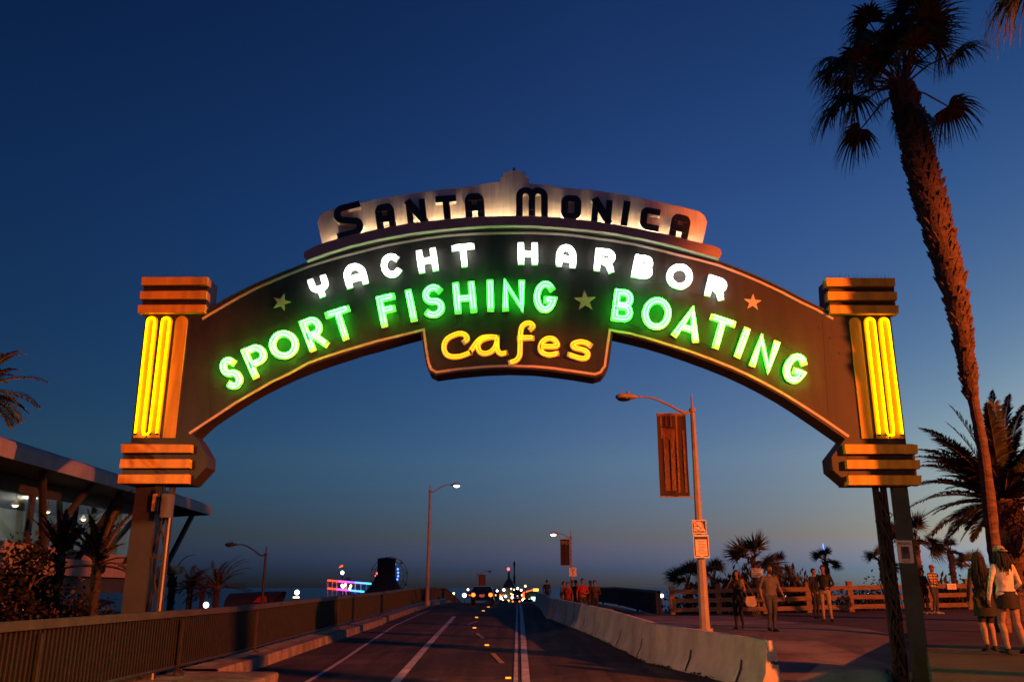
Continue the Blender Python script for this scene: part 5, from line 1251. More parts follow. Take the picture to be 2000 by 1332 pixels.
for u, v, r, cm in ((984, 1151.5, .34, 'bulbcool'), (987.5, 1164, .32, 'bulbwhite'), (979, 1167.5, .34, 'bulbwhite'), (978, 1164, .24, 'ambersign'), (983, 1162, .24, 'orangelamp'), (1000.5, 1166.5, .32, 'bulbwhite'), (1001, 1161, .2, 'bulbwarm'), (998, 1159, .2, 'ambersign'), (993, 1172.5, .26, 'ambersign'), (987, 1175.5, .3, 'redlamp'), (1004, 1151, .18, 'bulbwarm'), (998.5, 1149.5, .18, 'bulbwarm'), (982.5, 1172, .18, 'bulbwarm'), (977, 1161, .2, 'orangelamp')):
    m = MB(); m.ell(tuple(P(u, v, D-1)), (r, .2, r), 8, 6); m.build('stall_lamp', M[cm], t, org)

# ---------------------------------------------------------------- cars
def car(label, loc, yaw=0.0, group=None, tail=True, headl=False, scale=1.0):
    t = thing('car', label, 'car', loc, group, yaw); k = scale
    prof_ = [(-2.2, .35), (-2.25, .62), (-2.15, .95), (-1.5, 1.02), (-.9, 1.42), (.5, 1.46), (1.25, 1.0), (2.1, .85), (2.28, .6), (2.2, .3)]   # y (rear negative), z
    m = MB(); W = .9
    secs = [(-1.0, .86), (-.93, .97), (.93, .97), (1.0, .86)]
    rings = []
    for s_, sc_ in secs:
        ring = []
        for y, z in prof_:
            w = W*(1 if z < 1.03 else .78); ring.append((s_*w, y*(1 if abs(s_) < 1 else .98), .3+(z-.3)*(1 if abs(s_) < 1 else .97)))
        rings.append(ring); m.v += ring
    n = len(prof_)
    for i in range(3):
        for j in range(n): m.f.append((i*n+j, (i+1)*n+j, (i+1)*n+(j+1) % n, i*n+(j+1) % n)); m.m.append(0)
    m.f.append(tuple(range(n))); m.m.append(0); m.f.append(tuple(range(4*n-1, 3*n-1, -1))); m.m.append(0)
    m.build('body', M['car'], t)
    m = MB(); m.add([(-.62, -1.5, 1.06), (.62, -1.5, 1.06), (.56, -.97, 1.39), (-.56, -.97, 1.39)], [(0, 1, 2, 3)]); m.build('rear_window', M['carglass'], t)
    for x in (-.8, .8):
        for y in (-1.35, 1.4):
            m = MB(); m.tube([(x-.1, y, .32), (x+.1, y, .32)], .32, 14); m.build('wheel', M['rubber'], t)
        m = MB(); m.box((x*1.2, .6, 1.02), (.16, .1, .12)); m.build('mirror', M['car'], t)
        if tail:
            m = MB(); m.ell((x*.86, -2.23, .78), (.16, .06, .15), 10, 8); m.build('tail_light', M['tail'], t)
        if headl:
            m = MB(); m.ell((x*.85, 2.25, .68), (.16, .06, .12), 10, 8); m.build('headlight', M['headlight'], t)
    m = MB(); m.box((0, -2.265, .72), (.42, .02, .2)); m.build('number_plate', M['signwhite'], t)
    return t
cpos = on_road(943, 1179.5)
D = 73.5; car('black car with glowing red tail lights at the crest of the bridge', (P(943, 1165, D).x, D, zroad(-2.4, D)))
for u, D, lab in ((984, 150, 'oncoming car with bright headlights left of the mast on the pier road'), (1030, 165, 'oncoming car with bright headlights near the pier shop')):
    car(lab, (P(u, 1170, D).x, D, -1.6), math.pi, 'distant cars on the pier road', True, True)
car('distant car with red tail lights far along the pier road', (P(1008, 1170, 185).x, 185, -1.6), 0, 'distant cars on the pier road')

# more of the pier: a long low hall, lamp standards and small stalls with their lights
D = 340; t = thing('pier_hall', 'long low dark pier hall with a row of small lit windows on the horizon', 'building', (P(1000, 1160, D).x, D, -1.6)); org = tuple(t.location)
a, b = P(912, 1157, D), P(1050, 1157, D); m = MB(); m.box(((a.x+b.x)/2, D+5, (a.z-1.6)/2), (b.x-a.x, 9, a.z+1.6)); m.build('wall', M['soffit'], t, org)
m = MB(); m.prism([(a.x-.5, D-.2, a.z), (b.x+.5, D-.2, a.z), ((a.x+b.x)/2+3, D+2, a.z+1.3), ((a.x+b.x)/2-3, D+2, a.z+1.3)], [(a.x-.5, D+10, a.z), (b.x+.5, D+10, a.z), ((a.x+b.x)/2+3, D+8, a.z+1.3), ((a.x+b.x)/2-3, D+8, a.z+1.3)]); m.build('roof', M['darkroof'], t, org)
rq = random.Random(12)
for k in range(16):
    x = lerp(a.x+1, b.x-1, k/15); m = MB(); m.box((x, D+.4, a.z-.9-.3*(k % 2)), (rq.uniform(.3, .9), .1, rq.uniform(.3, .6))); m.build('window', M[rq.choice(['ambersign', 'bulbwarm', 'orangelamp', 'bulbwarm'])], t, org)
for k, (u, D, v, cm) in enumerate(((886, 200, 1160, 'bulbwarm'), (914, 260, 1152, 'bulbwarm'), (971, 170, 1155, 'bulbwhite'), (1011, 210, 1150, 'bulbwhite'), (1018, 280, 1153, 'bulbwarm'), (1026, 150, 1146, 'bulbwarm'))):
    q = P(u, v, D); t = thing('pier_lamp', ('pier lamp beside the curving railing end', 'pier lamp just left of the black car', 'pier lamp between the black car and the stalls', 'pier lamp just right of the dark mast', 'dim pier lamp left of the orange porch', 'pier lamp above the orange porch frame')[k], 'lamp', (q.x, D, -1.6), 'lamp standards along the pier')
    m = MB(); m.tube([(0, 0, 0), (0, 0, q.z+1.6)], .07, 6); m.build('post', M['darkpole'], t); m = MB(); m.ell((0, 0, q.z+1.75), (D*.0012,)*3, 10, 8); m.build('globe', M[cm], t)
# ---------------------------------------------------------------- people
def solid(name, col, rough=.8): 
    k = 'c_'+name
    if k not in M: M[k] = paint(name, tuple(c*.55 for c in col), rough, .3, 14, .9, 9)
    return M[k]
SK = {'light': (.5, .3, .22), 'tan': (.36, .2, .14), 'dark': (.12, .07, .05)}
def capsule_samples(a, b, n): return [a.lerp(b, i/(n-1)) for i in range(n)]
def person(label, loc, yaw, H, J=None, cl=None, vox=.012, hair=None, cap=None, skirt=None, female=False, group=None, build=1.0, beard=None, shoes='shoe black', longhair=0.0, face=True):
    """one continuous body: tapered limbs on a posed skeleton, fused by a voxel remesh. The figure faces -Y."""
    S = H/1.75; V = lambda x, y, z: Vector((x, y, z))
    j = dict(hipL=V(-.09,0,.92), hipR=V(.09,0,.92), kneeL=V(-.1,-.02,.5), kneeR=V(.1,-.02,.5), ankL=V(-.1,.02,.09), ankR=V(.1,.02,.09), toeL=V(-.13,-.17,.035), toeR=V(.13,-.17,.035),
             shL=V(-.185,.01,1.42), shR=V(.185,.01,1.42), elL=V(-.24,.04,1.14), elR=V(.24,.04,1.14), wrL=V(-.25,-.05,.9), wrR=V(.25,-.05,.9), neck=V(0,.015,1.47), head=V(0,-.02,1.635), chest=V(0,0,1.3), waist=V(0,0,1.08), pelvis=V(0,.01,.95),
             handL=V(-.25,-.09,.8), handR=V(.25,-.09,.8))
    if J:
        for k_, v_ in J.items(): j[k_] = Vector(v_)
    if female: j['shL'].x *= .86; j['shR'].x *= .86
    cl = cl or {}
    m = MB(); samp = []
    def lab(a, b, key, n=8, r=0):
        for q in capsule_samples(a, b, n): samp.append((q, key))
    fw = .9 if female else 1.0; bw = build
    # torso: stacked ellipses following pelvis, waist, chest and shoulders
    path = [j['pelvis']+V(0,0,-.09), j['pelvis'], j['waist'], j['chest'], (j['shL']+j['shR'])/2+V(0,0,.0), j['neck']+V(0,0,-.01)]
    rr = [(.11,.15*bw), (.125*bw,.172*bw*(1.03 if female else 1)), (.108*bw,.145*bw*fw), (.125*bw,.172*fw*bw), (.1,.168*fw), (.058,.065)]
    mid = []; rm = []
    for i in range(len(path)-1):
        for k in range(4): f = k/4; mid.append(path[i].lerp(path[i+1], f)); rm.append((lerp(rr[i][0], rr[i+1][0], f), lerp(rr[i][1], rr[i+1][1], f)))
    mid.append(path[-1]); rm.append(rr[-1])
    vs = []; n = 20
    side = (j['shR']-j['shL']); side.z = 0; side.normalize(); fwd = V(0,0,1).cross(side)
    for c, (ry, rx_) in zip(mid, rm):
        for k in range(n): a = 2*math.pi*k/n; vs.append(c+side*(rx_*math.cos(a))+fwd*(ry*math.sin(a)))
    fs = [(i*n+k, i*n+(k+1) % n, (i+1)*n+(k+1) % n, (i+1)*n+k) for i in range(len(mid)-1) for k in range(n)]
    fs += [tuple(range(n-1, -1, -1)), tuple(range((len(mid)-1)*n, len(mid)*n))]; m.add(vs, fs)
    for c in mid[:5]: 
        for dx in (-.12, 0, .12): 
            for dy in (-.1, .1): samp.append((c+side*dx+fwd*dy, 'pants'))
    for c in mid[5:-2]:
        for dx in (-.14, 0, .14):
            for dy in (-.11, .11): samp.append((c+side*dx+fwd*dy, 'shirt'))
    m.ell(j['chest']+V(0,-.06,.02), (.13, .08, .1), 12, 8)
    if female:
        for s in (-1, 1): m.ell(j['chest']+side*(.075*s)+fwd*(-.1)+V(0,0,-.0), (.065,.06,.06), 10, 8)
    for sd in 'LR':
        s = -1 if sd == 'L' else 1
        hip, kn, an, to = j['hip'+sd], j['knee'+sd], j['ank'+sd], j['toe'+sd]
        th = .088*bw if not female else .084
        m.tube([hip+V(0,.01,.06), hip.lerp(kn,.3), hip.lerp(kn,.7), kn, kn.lerp(an,.3)+V(0,.018,0), kn.lerp(an,.7), an, an+V(0,.0,-.05)], [th*1.06, th, th*.78, .058, .058, .044, .037, .036], 12)
        heel = an+V(0,.035,-.06); d = (to-an); m.tube([heel, an+V(0,-.02,-.045), an.lerp(to,.6)+V(0,0,-.01), to, to+unit(V(d.x,d.y,0))*.045], [.034, .043, (.034,.045), (.026,.043), (.018,.03)], 10)
        lab(hip, kn, 'thigh', 9); lab(kn, an+V(0,0,.05), 'calf', 9)
        for q in (heel, an+V(0,0,-.03), an.lerp(to, .5), to): samp.append((q, 'shoe'))
        sh, el, wr, ha = j['sh'+sd], j['el'+sd], j['wr'+sd], j['hand'+sd]
        ua = .047*bw*fw
        m.tube([sh+V(-s*.05,0,.0), sh, sh.lerp(el,.4), el, el.lerp(wr,.3), el.lerp(wr,.75), wr], [.06*fw, .062*fw, ua, .039*fw, .041*fw, .031, .026], 12)
        lab(sh, el, 'upper', 7); lab(el.lerp(wr, .15), wr, 'fore', 7)
        # hand: palm and five separate curled fingers
        d = unit(ha-wr); pal = wr+d*.085; inn = V(-s, 0, 0); inn = unit(inn-d*inn.dot(d)); wid = unit(d.cross(inn))
        m.tube([wr, wr+d*.03, wr+d*.07, pal], [(.024,.026), (.02,.036), (.018,.042), (.015,.04)], 10) if abs(d.z) > .0 else None
        for f_, (o, L) in enumerate(((-.03,.066),(-.01,.078),(.011,.073),(.03,.058))):
            b0 = pal+wid*o; b1 = b0+d*L*.5+inn*.012; b2 = b0+d*L*.85+inn*.035; m.tube([b0-d*.02, b0, b1, b2], [.0095, .0095, .0085, .007], 6)
        t0 = wr+d*.03+wid*-.03; m.tube([t0, t0+d*.03+wid*-.022+inn*.012, t0+d*.06+wid*-.026+inn*.022], [.013, .011, .008], 6)
        for q in (wr+d*.03, pal, pal+d*.06): samp.append((q, 'skin'))
    # neck and head
    hc = j['head']; m.tube([j['neck']+V(0,0,-.04), j['neck'].lerp(hc,.5), hc+V(0,.015,-.03)], [.058*fw, .05*fw, .055], 12)
    samp.append((j['neck']+V(0,0,.02), 'skin')); samp.append((hc+V(0,0,-.09), 'skin'))
    m.ell(hc+V(0,.012,.02), (.074,.093,.098), 16, 12); m.ell(hc+V(0,-.028,-.055), (.052,.055,.06), 12, 8)
    hd = unit(V(0,-1,0))
    m.tube([hc+V(0,-.078,.028), hc+V(0,-.103,-.012), hc+V(0,-.09,-.024)], [.009, .014, .013], 7)
    for s in (-1, 1): m.ell(hc+V(.075*s,.012,.0), (.011,.022,.031), 8, 6)
    for dx, dz in ((0,0),(.05,.03),(-.05,.03),(.04,-.06),(-.04,-.06),(0,-.09)): samp.append((hc+V(dx,-.07,dz), 'skin'))
    samp.append((hc+V(0,.05,.05), 'scalp')); samp.append((hc+V(0,0,.1), 'scalp')); samp.append((hc+V(.06,.04,.04), 'scalp')); samp.append((hc+V(-.06,.04,.04), 'scalp'))
    for s in (-1, 1): samp.append((hc+V(.03*s,-.088,.015), 'eye'))
    samp.append((hc+V(0,-.09,-.05), 'mouth'))
    t = thing('person', label, 'person', loc, group, yaw)
    m.v = [tuple(Vector(v)*S) for v in m.v]
    tmp = m.build('tmp', M['cream'])
    md = tmp.modifiers.new('r', 'REMESH'); md.mode = 'VOXEL'; md.voxel_size = vox
    sm_ = tmp.modifiers.new('s', 'SMOOTH'); sm_.iterations = 3; sm_.factor = .4
    dg = bpy.context.evaluated_depsgraph_get(); dg.update()
    me = bpy.data.meshes.new_from_object(tmp.evaluated_get(dg)); bpy.data.objects.remove(tmp); me.name = 'body'
    skin = cl.get('skin', solid('skin light', SK['light'])); shirt = cl.get('shirt', solid('grey', (.2,.2,.2))); pants = cl.get('pants', solid('denim', (.06,.07,.1))); shoe = solid(*SHOE[shoes])
    mp = {'skin': skin, 'shirt': shirt, 'pants': pants, 'shoe': shoe, 'thigh': cl.get('thigh', pants), 'calf': cl.get('calf', cl.get('thigh', pants)), 'upper': cl.get('upper', shirt), 'fore': cl.get('fore', skin), 'scalp': hair or skin, 'eye': solid('eye dark', (.02,.015,.012)), 'mouth': solid('lip', (.3,.12,.1)) if not beard else beard}
    me.materials.clear(); keys = list(mp); mats = []
    for k_ in keys:
        if mp[k_] not in mats: mats.append(mp[k_])
    for x in mats: me.materials.append(x)
    kd = kdtree.KDTree(len(samp))
    for i, (q, k_) in enumerate(samp): kd.insert(q*S, i)
    kd.balance(); idx = []
    for p_ in me.polygons:
        c = p_.center; key = samp[kd.find(c)[1]][1]
        if key in ('eye', 'mouth'):
            q = samp[kd.find(c)[1]][0]*S; lim = .016 if key == 'eye' else (.022 if not beard else .05)
            if (c-q).length > lim*S: key = 'skin'
        idx.append(mats.index(mp[key]))
    me.polygons.foreach_set('material_index', idx); me.polygons.foreach_set('use_smooth', [True]*len(idx)); me.update()
    o = bpy.data.objects.new('body', me); C.objects.link(o); o.parent = t
    rn = random.Random(label)
    if hair:
        h = MB(); c = hc*S
        h.ell(c+V(0,.022,.03)*S, (.086*S,.098*S,.1*S), 16, 10)
        h.v = [v for v in h.v]
        # cut the face open: push front lower points back
        nv = []
        for v in h.v:
            v = Vector(v); r = v-c
            if r.y < -.02*S and r.z < .055*S: v.y = c.y+.0*S+abs(r.x)*.2; 
            nv.append(tuple(v))
        h.v = nv
        if longhair:
            for k in range(90):
                a = lerp(-.15, math.pi+.15, k/89)+rn.uniform(-.1, .1); rr_ = rn.uniform(.82, 1.12); x = math.cos(a)*.085*S*rr_; y = math.sin(a)*.09*S*rr_
                L = longhair*S*rn.uniform(.6, 1.12); p0 = c+V(x, y+.01*S, .03*S)
                h.tube([p0, p0+V(x*.25, y*.35+.01*S, -L*.35), p0+V(x*.35+rn.uniform(-.02,.02), y*.5+.02*S, -L*.7), p0+V(x*.2+rn.uniform(-.03,.03), y*.35+.02*S, -L)], [.014*S, .016*S, .012*S, .003*S], 5)
        h.build('hair', hair, t, smooth_=True)
    if cap:
        h = MB(); c = hc*S+V(0,.012,.05)*S
        h.lathe(c, [(.092*S,-.01*S), (.094*S,.02*S), (.082*S,.06*S), (.05*S,.085*S), (.005*S,.093*S)], 16)
        fb = cap[1]; h.prism([c+V(-.07,-.07*fb,.0)*S, c+V(.07,-.07*fb,.0)*S, c+V(.05,-.165*fb,-.012)*S, c+V(-.05,-.165*fb,-.012)*S], [c+V(-.07,-.07*fb,.012)*S, c+V(.07,-.07*fb,.012)*S, c+V(.05,-.165*fb,.0)*S, c+V(-.05,-.165*fb,.0)*S])
        h.build('cap', cap[0], t, smooth_=True)
    if beard:
        h = MB(); h.ell(hc*S+V(0,-.045,-.072)*S, (.055*S,.055*S,.048*S), 12, 8); h.build('beard', beard, t, smooth_=True)
    if skirt:
        mat, z0, z1, fl = skirt; h = MB(); n = 20; c = j['pelvis']*S; vs = []
        for z, r in ((z1, .158), ((z0+z1)/2, .185), (z0, .19+fl)):
            for k in range(n):
                a = 2*math.pi*k/n; w = 1+.03*math.sin(a*5)*(1 if z == z0 else .3); vs.append(V(c.x+r*S*math.cos(a)*w, c.y+r*S*.78*math.sin(a)*w, z*S))
        h.add(vs, [(i*n+k, i*n+(k+1) % n, (i+1)*n+(k+1) % n, (i+1)*n+k) for i in range(2) for k in range(n)]); h.build('skirt', mat, t, smooth_=True)
    return t, S
SHOE = {'shoe black': ('shoe black', (.015,.014,.014)), 'shoe white': ('shoe white', (.7,.62,.55)), 'shoe brown': ('shoe brown', (.12,.07,.04))}
def where(u, v_feet, D):
    p = P(u, v_feet, D); return p
def stand(u, D): 
    p = P(u, 1200, D); x = (u-1000)/F/(cp+sp*.3)*D
    return (x, D, zplaza(x, D))
c_ = solid
hairdk, hairbr = c_('hair dark', (.02,.014,.01)), c_('hair brown', (.06,.035,.02))
lt, tn, dk = c_('skin light', SK['light']), c_('skin tan', SK['tan']), c_('skin dark', SK['dark'])
# man in the grey shirt, walking this way
person('man with a beard in a grey t-shirt and jeans walking across the plaza', stand(1505, 24.6), .15, 1.76,
       dict(kneeL=(-.1,-.12,.52), ankL=(-.1,.02,.12), toeL=(-.12,-.17,.06), kneeR=(.1,.03,.5), ankR=(.1,.12,.1), toeR=(.12,-.06,.035), elL=(-.27,.06,1.14), wrL=(-.27,-.04,.9), handL=(-.27,-.08,.8), elR=(.28,.02,1.16), wrR=(.31,-.12,.96), handR=(.32,-.18,.88), head=(.02,-.02,1.635)),
       dict(skin=tn, shirt=c_('grey tee', (.17,.15,.15)), pants=c_('worn denim', (.07,.075,.1)), fore=tn), .011, c_('hair short', (.03,.02,.014)), beard=hairdk, build=1.14)
wb = stand(1441, 25.8)
person('woman in a dark green top with one hand raised to her mouth', wb, -.5, 1.64,
       dict(elL=(-.3,-.1,1.2), wrL=(-.12,-.26,1.36), handL=(-.05,-.2,1.45), elR=(.24,-.02,1.14), wrR=(.12,-.24,1.2), handR=(.02,-.28,1.25), kneeR=(.09,-.1,.52), ankR=(.1,.04,.14), toeR=(.12,-.12,.05)),
       dict(skin=tn, shirt=c_('bottle green knit', (.035,.05,.035)), pants=c_('black leggings', (.012,.012,.013)), fore=tn, upper=tn), .011, hairbr, female=True, longhair=.26)
t = thing('shoulder_bag', 'white shoulder bag with hanging straps carried at the hip of the woman in dark green', 'bag', (wb[0]+.36, wb[1]-.03, wb[2]+.62)); m = MB()
m.prism([(-.13,-.05,.28),(.12,-.05,.3),(.16,-.05,.06),(.08,-.05,0),(-.12,-.05,.02),(-.17,-.05,.12)], [(-.13,.06,.28),(.12,.06,.3),(.16,.06,.06),(.08,.06,0),(-.12,.06,.02),(-.17,.06,.12)]); m.build('bag_body', c_('bag white', (.5,.42,.38)), t)
m = MB(); m.tube([(-.1,0,.28),(-.18,.02,.55),(-.22,.03,.78)], .012, 5); m.tube([(.1,0,.28),(-.02,.02,.55),(-.2,.03,.78)], .012, 5); m.build('strap', c_('bag strap', (.2,.15,.13)), t)
m = MB()
for k in range(5): m.tube([(-.06+.05*k,-.02,.03),(.02+.05*k,-.02,-.14),(.06+.05*k,-.02,-.32)], .012, 5)
m.build('tassel', c_('tassel denim', (.07,.075,.1)), t)
# the couple between the palms
person('person in a dark jacket standing behind the man in tan trousers', stand(1593, 32.5), .6, 1.74, None, dict(skin=tn, shirt=c_('navy jacket', (.012,.012,.016)), pants=c_('dark trousers', (.02,.02,.025)), fore=c_('navy jacket', (.012,.012,.016))), .014, hairdk)
person('man in tan trousers and a black jacket with a pale sleeve stripe', stand(1612, 29.6), -.5, 1.8,
       dict(kneeR=(.12,-.06,.5), ankR=(.14,.0,.09), toeR=(.2,-.17,.035), elL=(-.27,.0,1.14), wrL=(-.22,-.12,.93), handL=(-.19,-.16,.85), elR=(.29,.05,1.16), wrR=(.16,-.12,1.05), handR=(.08,-.18,1.02)),
       dict(skin=tn, shirt=c_('black jacket', (.014,.013,.013)), pants=c_('tan chinos', (.42,.3,.2)), fore=c_('black jacket', (.014,.013,.013))), .012, hairdk)
x_, y_, z_ = stand(1612, 29.6)
# couple leaning at the fence
person('person with curly dark hair in dark clothes leaning by the fence', stand(1806, 34.4), .25, 1.68, dict(elL=(-.24,-.02,1.15), wrL=(-.1,-.22,1.12), handL=(-.02,-.26,1.14), elR=(.24,-.02,1.15), wrR=(.08,-.22,1.1), handR=(0,-.26,1.1)), dict(skin=tn, shirt=c_('dark red top', (.045,.018,.018)), pants=c_('dark trousers', (.02,.02,.025)), fore=c_('dark red top', (.045,.018,.018))), .014, c_('hair curly', (.015,.011,.009)), female=True, longhair=.08, shoes='shoe white')
def plaid(name):
    m_, nt_, b_, o_ = new_mat(name); tc_ = nt_.nodes.new("ShaderNodeTexCoord"); w1 = nt_.nodes.new("ShaderNodeTexWave"); w2 = nt_.nodes.new("ShaderNodeTexWave")
    w1.bands_direction = 'X'; w2.bands_direction = 'Z'
    for w_ in (w1, w2): w_.inputs["Scale"].default_value = 3.2; nt_.links.new(tc_.outputs["Object"], w_.inputs["Vector"])
    ad = nt_.nodes.new("ShaderNodeMath"); ad.operation = 'ADD'; nt_.links.new(w1.outputs["Fac"], ad.inputs[0]); nt_.links.new(w2.outputs["Fac"], ad.inputs[1])
    cr = nt_.nodes.new("ShaderNodeValToRGB"); cr.color_ramp.elements[0].position = .35; cr.color_ramp.elements[1].position = .8
    dv = nt_.nodes.new("ShaderNodeMath"); dv.operation = 'MULTIPLY'; dv.inputs[1].default_value = .5; nt_.links.new(ad.outputs[0], dv.inputs[0]); nt_.links.new(dv.outputs[0], cr.inputs[0])
    cr.color_ramp.elements[0].color = (.03,.015,.015,1); cr.color_ramp.elements[1].color = (.5,.36,.28,1); nt_.links.new(cr.outputs[0], b_.inputs["Base Color"]); b_.inputs["Roughness"].default_value = .85; return m_
M['plaid'] = plaid('plaid flannel')
person('man in a plaid shirt and cap leaning beside the dark clothed person at the fence', stand(1826, 34.0), .55, 1.8, dict(elL=(-.26,-.06,1.16), wrL=(-.08,-.2,1.06), handL=(0,-.22,1.04), elR=(.26,-.06,1.16), wrR=(.1,-.22,1.08), handR=(.03,-.24,1.06), kneeL=(-.1,-.06,.5), ankL=(-.1,.04,.09), head=(-.03,-.05,1.62)), dict(skin=tn, shirt=M['plaid'], pants=c_('worn denim', (.07,.075,.1)), fore=M['plaid']), .013, None, cap=(c_('cap red', (.35,.06,.03)), 1), shoes='shoe white', build=1.05)
# two women walking away at the right edge
def stand2(u, vf, D):
    p = P(u, vf, D); x = p.x; return (x, D, zfoot(x, D))
wa = stand2(1934, 1262, 15.6)
person('woman with long dark hair in dark clothes walking away near the right edge', wa, math.pi-.1, 1.66,
       dict(kneeL=(-.09,-.1,.5), ankL=(-.09,.0,.1), toeL=(-.11,-.16,.04), kneeR=(.09,.02,.48), ankR=(.1,.14,.13), toeR=(.11,-.02,.03)),
       dict(skin=lt, shirt=c_('dark coat', (.02,.017,.018)), pants=c_('black cotton', (.012,.012,.013)), thigh=c_('black cotton', (.012,.012,.013)), calf=lt, fore=c_('dark coat', (.02,.017,.018))), .01, hairdk, female=True, longhair=.62, skirt=(c_('black cotton', (.012,.012,.013)), .62, 1.0, .03))
wc = stand2(1982, 1272, 14.9)
hood = c_('hoodie grey', (.95,.88,.8))
person('woman in a pale hoodie, black shorts and light cap at the right edge', wc, math.pi+.05, 1.72,
       dict(kneeL=(-.1,.02,.5), ankL=(-.11,.14,.13), toeL=(-.13,-.02,.04), kneeR=(.1,-.1,.5), ankR=(.1,.0,.1), toeR=(.12,-.18,.04), elL=(-.27,.0,1.15), wrL=(-.2,-.18,1.02), handL=(-.14,-.24,1.0), elR=(.28,.05,1.14), wrR=(.3,-.02,.9), handR=(.3,-.05,.8)),
       dict(skin=lt, shirt=hood, pants=c_('black cotton', (.012,.012,.013)), thigh=lt, calf=lt, fore=hood), .01, hairdk, cap=(c_('cap cream', (.5,.42,.36)), -1), female=True, longhair=.36, skirt=(c_('black cotton', (.012,.012,.013)), .74, 1.02, .0), build=1.06)
t = thing('handbag', 'dark handbag hanging from the shoulder of the woman in the pale hoodie', 'bag', (wc[0]-.36, wc[1]+.12, wc[2]+.74)); m = MB()
m.prism([(-.09,-.04,0),(.09,-.04,0),(.11,-.04,.14),(.06,-.04,.17),(-.06,-.04,.17),(-.11,-.04,.14)], [(-.09,.04,0),(.09,.04,0),(.11,.04,.14),(.06,.04,.17),(-.06,.04,.17),(-.11,.04,.14)]); m.build('bag_body', c_('black leather', (.012,.011,.011)), t)
m = MB(); m.tube([(-.08,0,.15),(.05,-.1,.45),(.22,-.12,.66),(.24,.0,.72)], .012, 5); m.build('strap', c_('black leather', (.012,.011,.011)), t)
# the walking group on the bridge
G = [(1101, 42.5, 1.68, 'person in a grey brown coat at the left end of the group on the bridge', (.12,.085,.075), (.02,.02,.022), .9, 0), (1109, 41.6, 1.66, 'person in a red top near the left of the group on the bridge', (.3,.03,.03), (.05,.035,.03), -.3, 0), (1118, 43.5, 1.74, 'person with a pale collar at the back of the group on the bridge', (.42,.34,.3), (.02,.02,.022), .2, 0),
     (1125, 42.0, 1.76, 'person in a patterned dark top walking in the middle of the group', (.03,.022,.02), (.03,.025,.022), -.1, 0), (1137.5, 41.4, 1.82, 'tall person in a bright red shirt and patterned jacket in the group', (.5,.04,.07), (.03,.04,.05), .1, 0), (1153.5, 42.6, 1.72, 'person in black near the right of the group on the bridge', (.014,.012,.012), (.02,.02,.024), .4, 0), (1161.5, 41.5, 1.74, 'person in a brown jacket at the right end of the group on the bridge', (.09,.05,.035), (.014,.014,.016), -.2, 0), (1068, 60, 1.75, 'lone dark figure walking behind the far end of the barrier row', (.014,.013,.014), (.014,.014,.016), 3.0, 0)]
for i, (u, D, H, labl, top, bot, yw, _) in enumerate(G):
    x = P(u, 1150, D).x; z = zroad(2.5, D) if D > 40.6 else zplaza(x, D)
    zz_ = P(u, (1132, 1130, 1129, 1128, 1125, 1135, 1133, 1142)[i], D).z
    z = zroad(2.5, D)
    J = dict(kneeL=(-.1,-.12,.52), ankL=(-.1,.0,.11), kneeR=(.1,.03,.48), ankR=(.1,.15,.11), toeR=(.12,-.02,.04)) if i % 2 else dict(kneeR=(.1,-.12,.52), ankR=(.1,.0,.11), kneeL=(-.1,.03,.48), ankL=(-.1,.15,.11), toeL=(-.12,-.02,.04))
    if i in (3, 4, 6): J.update(elR=(.27,.0,1.15), wrR=(.12,-.2,1.1), handR=(.04,-.24,1.12))
    tc_ = c_('group top %d' % i, top); person(labl, (x, D, z), yw, H, J, dict(skin=dk if i in (3, 5) else tn, shirt=tc_, pants=c_('group legs %d' % i, bot), fore=tc_ if i in (0, 2, 5, 6, 7) else tn), .018, hairdk, group='people walking on the bridge', female=i in (0, 1))
SUN_EL, SUN_ROT, SKY_STR, SKY_DUST, SKY_OZ = 1.2, 40.0, 0.13, 1.0, 4.0
SOD, FILL_POWER = 175000, 20000
# ---------------------------------------------------------------- camera, sky, lamps
cam = bpy.data.cameras.new('camera'); co = bpy.data.objects.new('camera', cam); C.objects.link(co)
co.location = (0, 0, E); co.rotation_euler = (math.pi/2+PITCH, 0, 0)
cam.sensor_width = 36; cam.lens = F/2000*36; cam.clip_end = 60000; cam.clip_start = .1
sc.camera = co
w = bpy.data.worlds.new("World"); sc.world = w; w.use_nodes = True
nt = w.node_tree; bg = nt.nodes["Background"]
sky = nt.nodes.new("ShaderNodeTexSky"); sky.sky_type = 'NISHITA'; sky.sun_disc = False
sky.sun_elevation = R(SUN_EL); sky.sun_rotation = R(SUN_ROT); sky.altitude = 0; sky.air_density = 0.7; sky.dust_density = SKY_DUST; sky.ozone_density = SKY_OZ
tc = nt.nodes.new("ShaderNodeTexCoord"); sx = nt.nodes.new("ShaderNodeSeparateXYZ"); nt.links.new(tc.outputs["Generated"], sx.inputs[0])
rp = nt.nodes.new("ShaderNodeValToRGB"); el = rp.color_ramp.elements      # haze band: the air near the horizon is duller than a clear sky model
for i, (p_, c_) in enumerate(((0, (.16, .27, .95)), (.02, (.185, .285, .86)), (.055, (.47, .36, .4)), (.14, (.77, .65, .58)), (.24, (.65, .62, .63)), (.4, (.58, .6, .71)), (.62, (.44, .455, .58)))):
    e_ = el[i] if i < 2 else el.new(p_)
    e_.position = p_; e_.color = (*c_, 1)
nt.links.new(sx.outputs["Z"], rp.inputs["Fac"])
mxr = nt.nodes.new("ShaderNodeMix"); mxr.data_type = 'RGBA'; mxr.blend_type = 'MULTIPLY'; mxr.inputs[0].default_value = 1
nt.links.new(sky.outputs[0], mxr.inputs[6]); nt.links.new(rp.outputs[0], mxr.inputs[7])
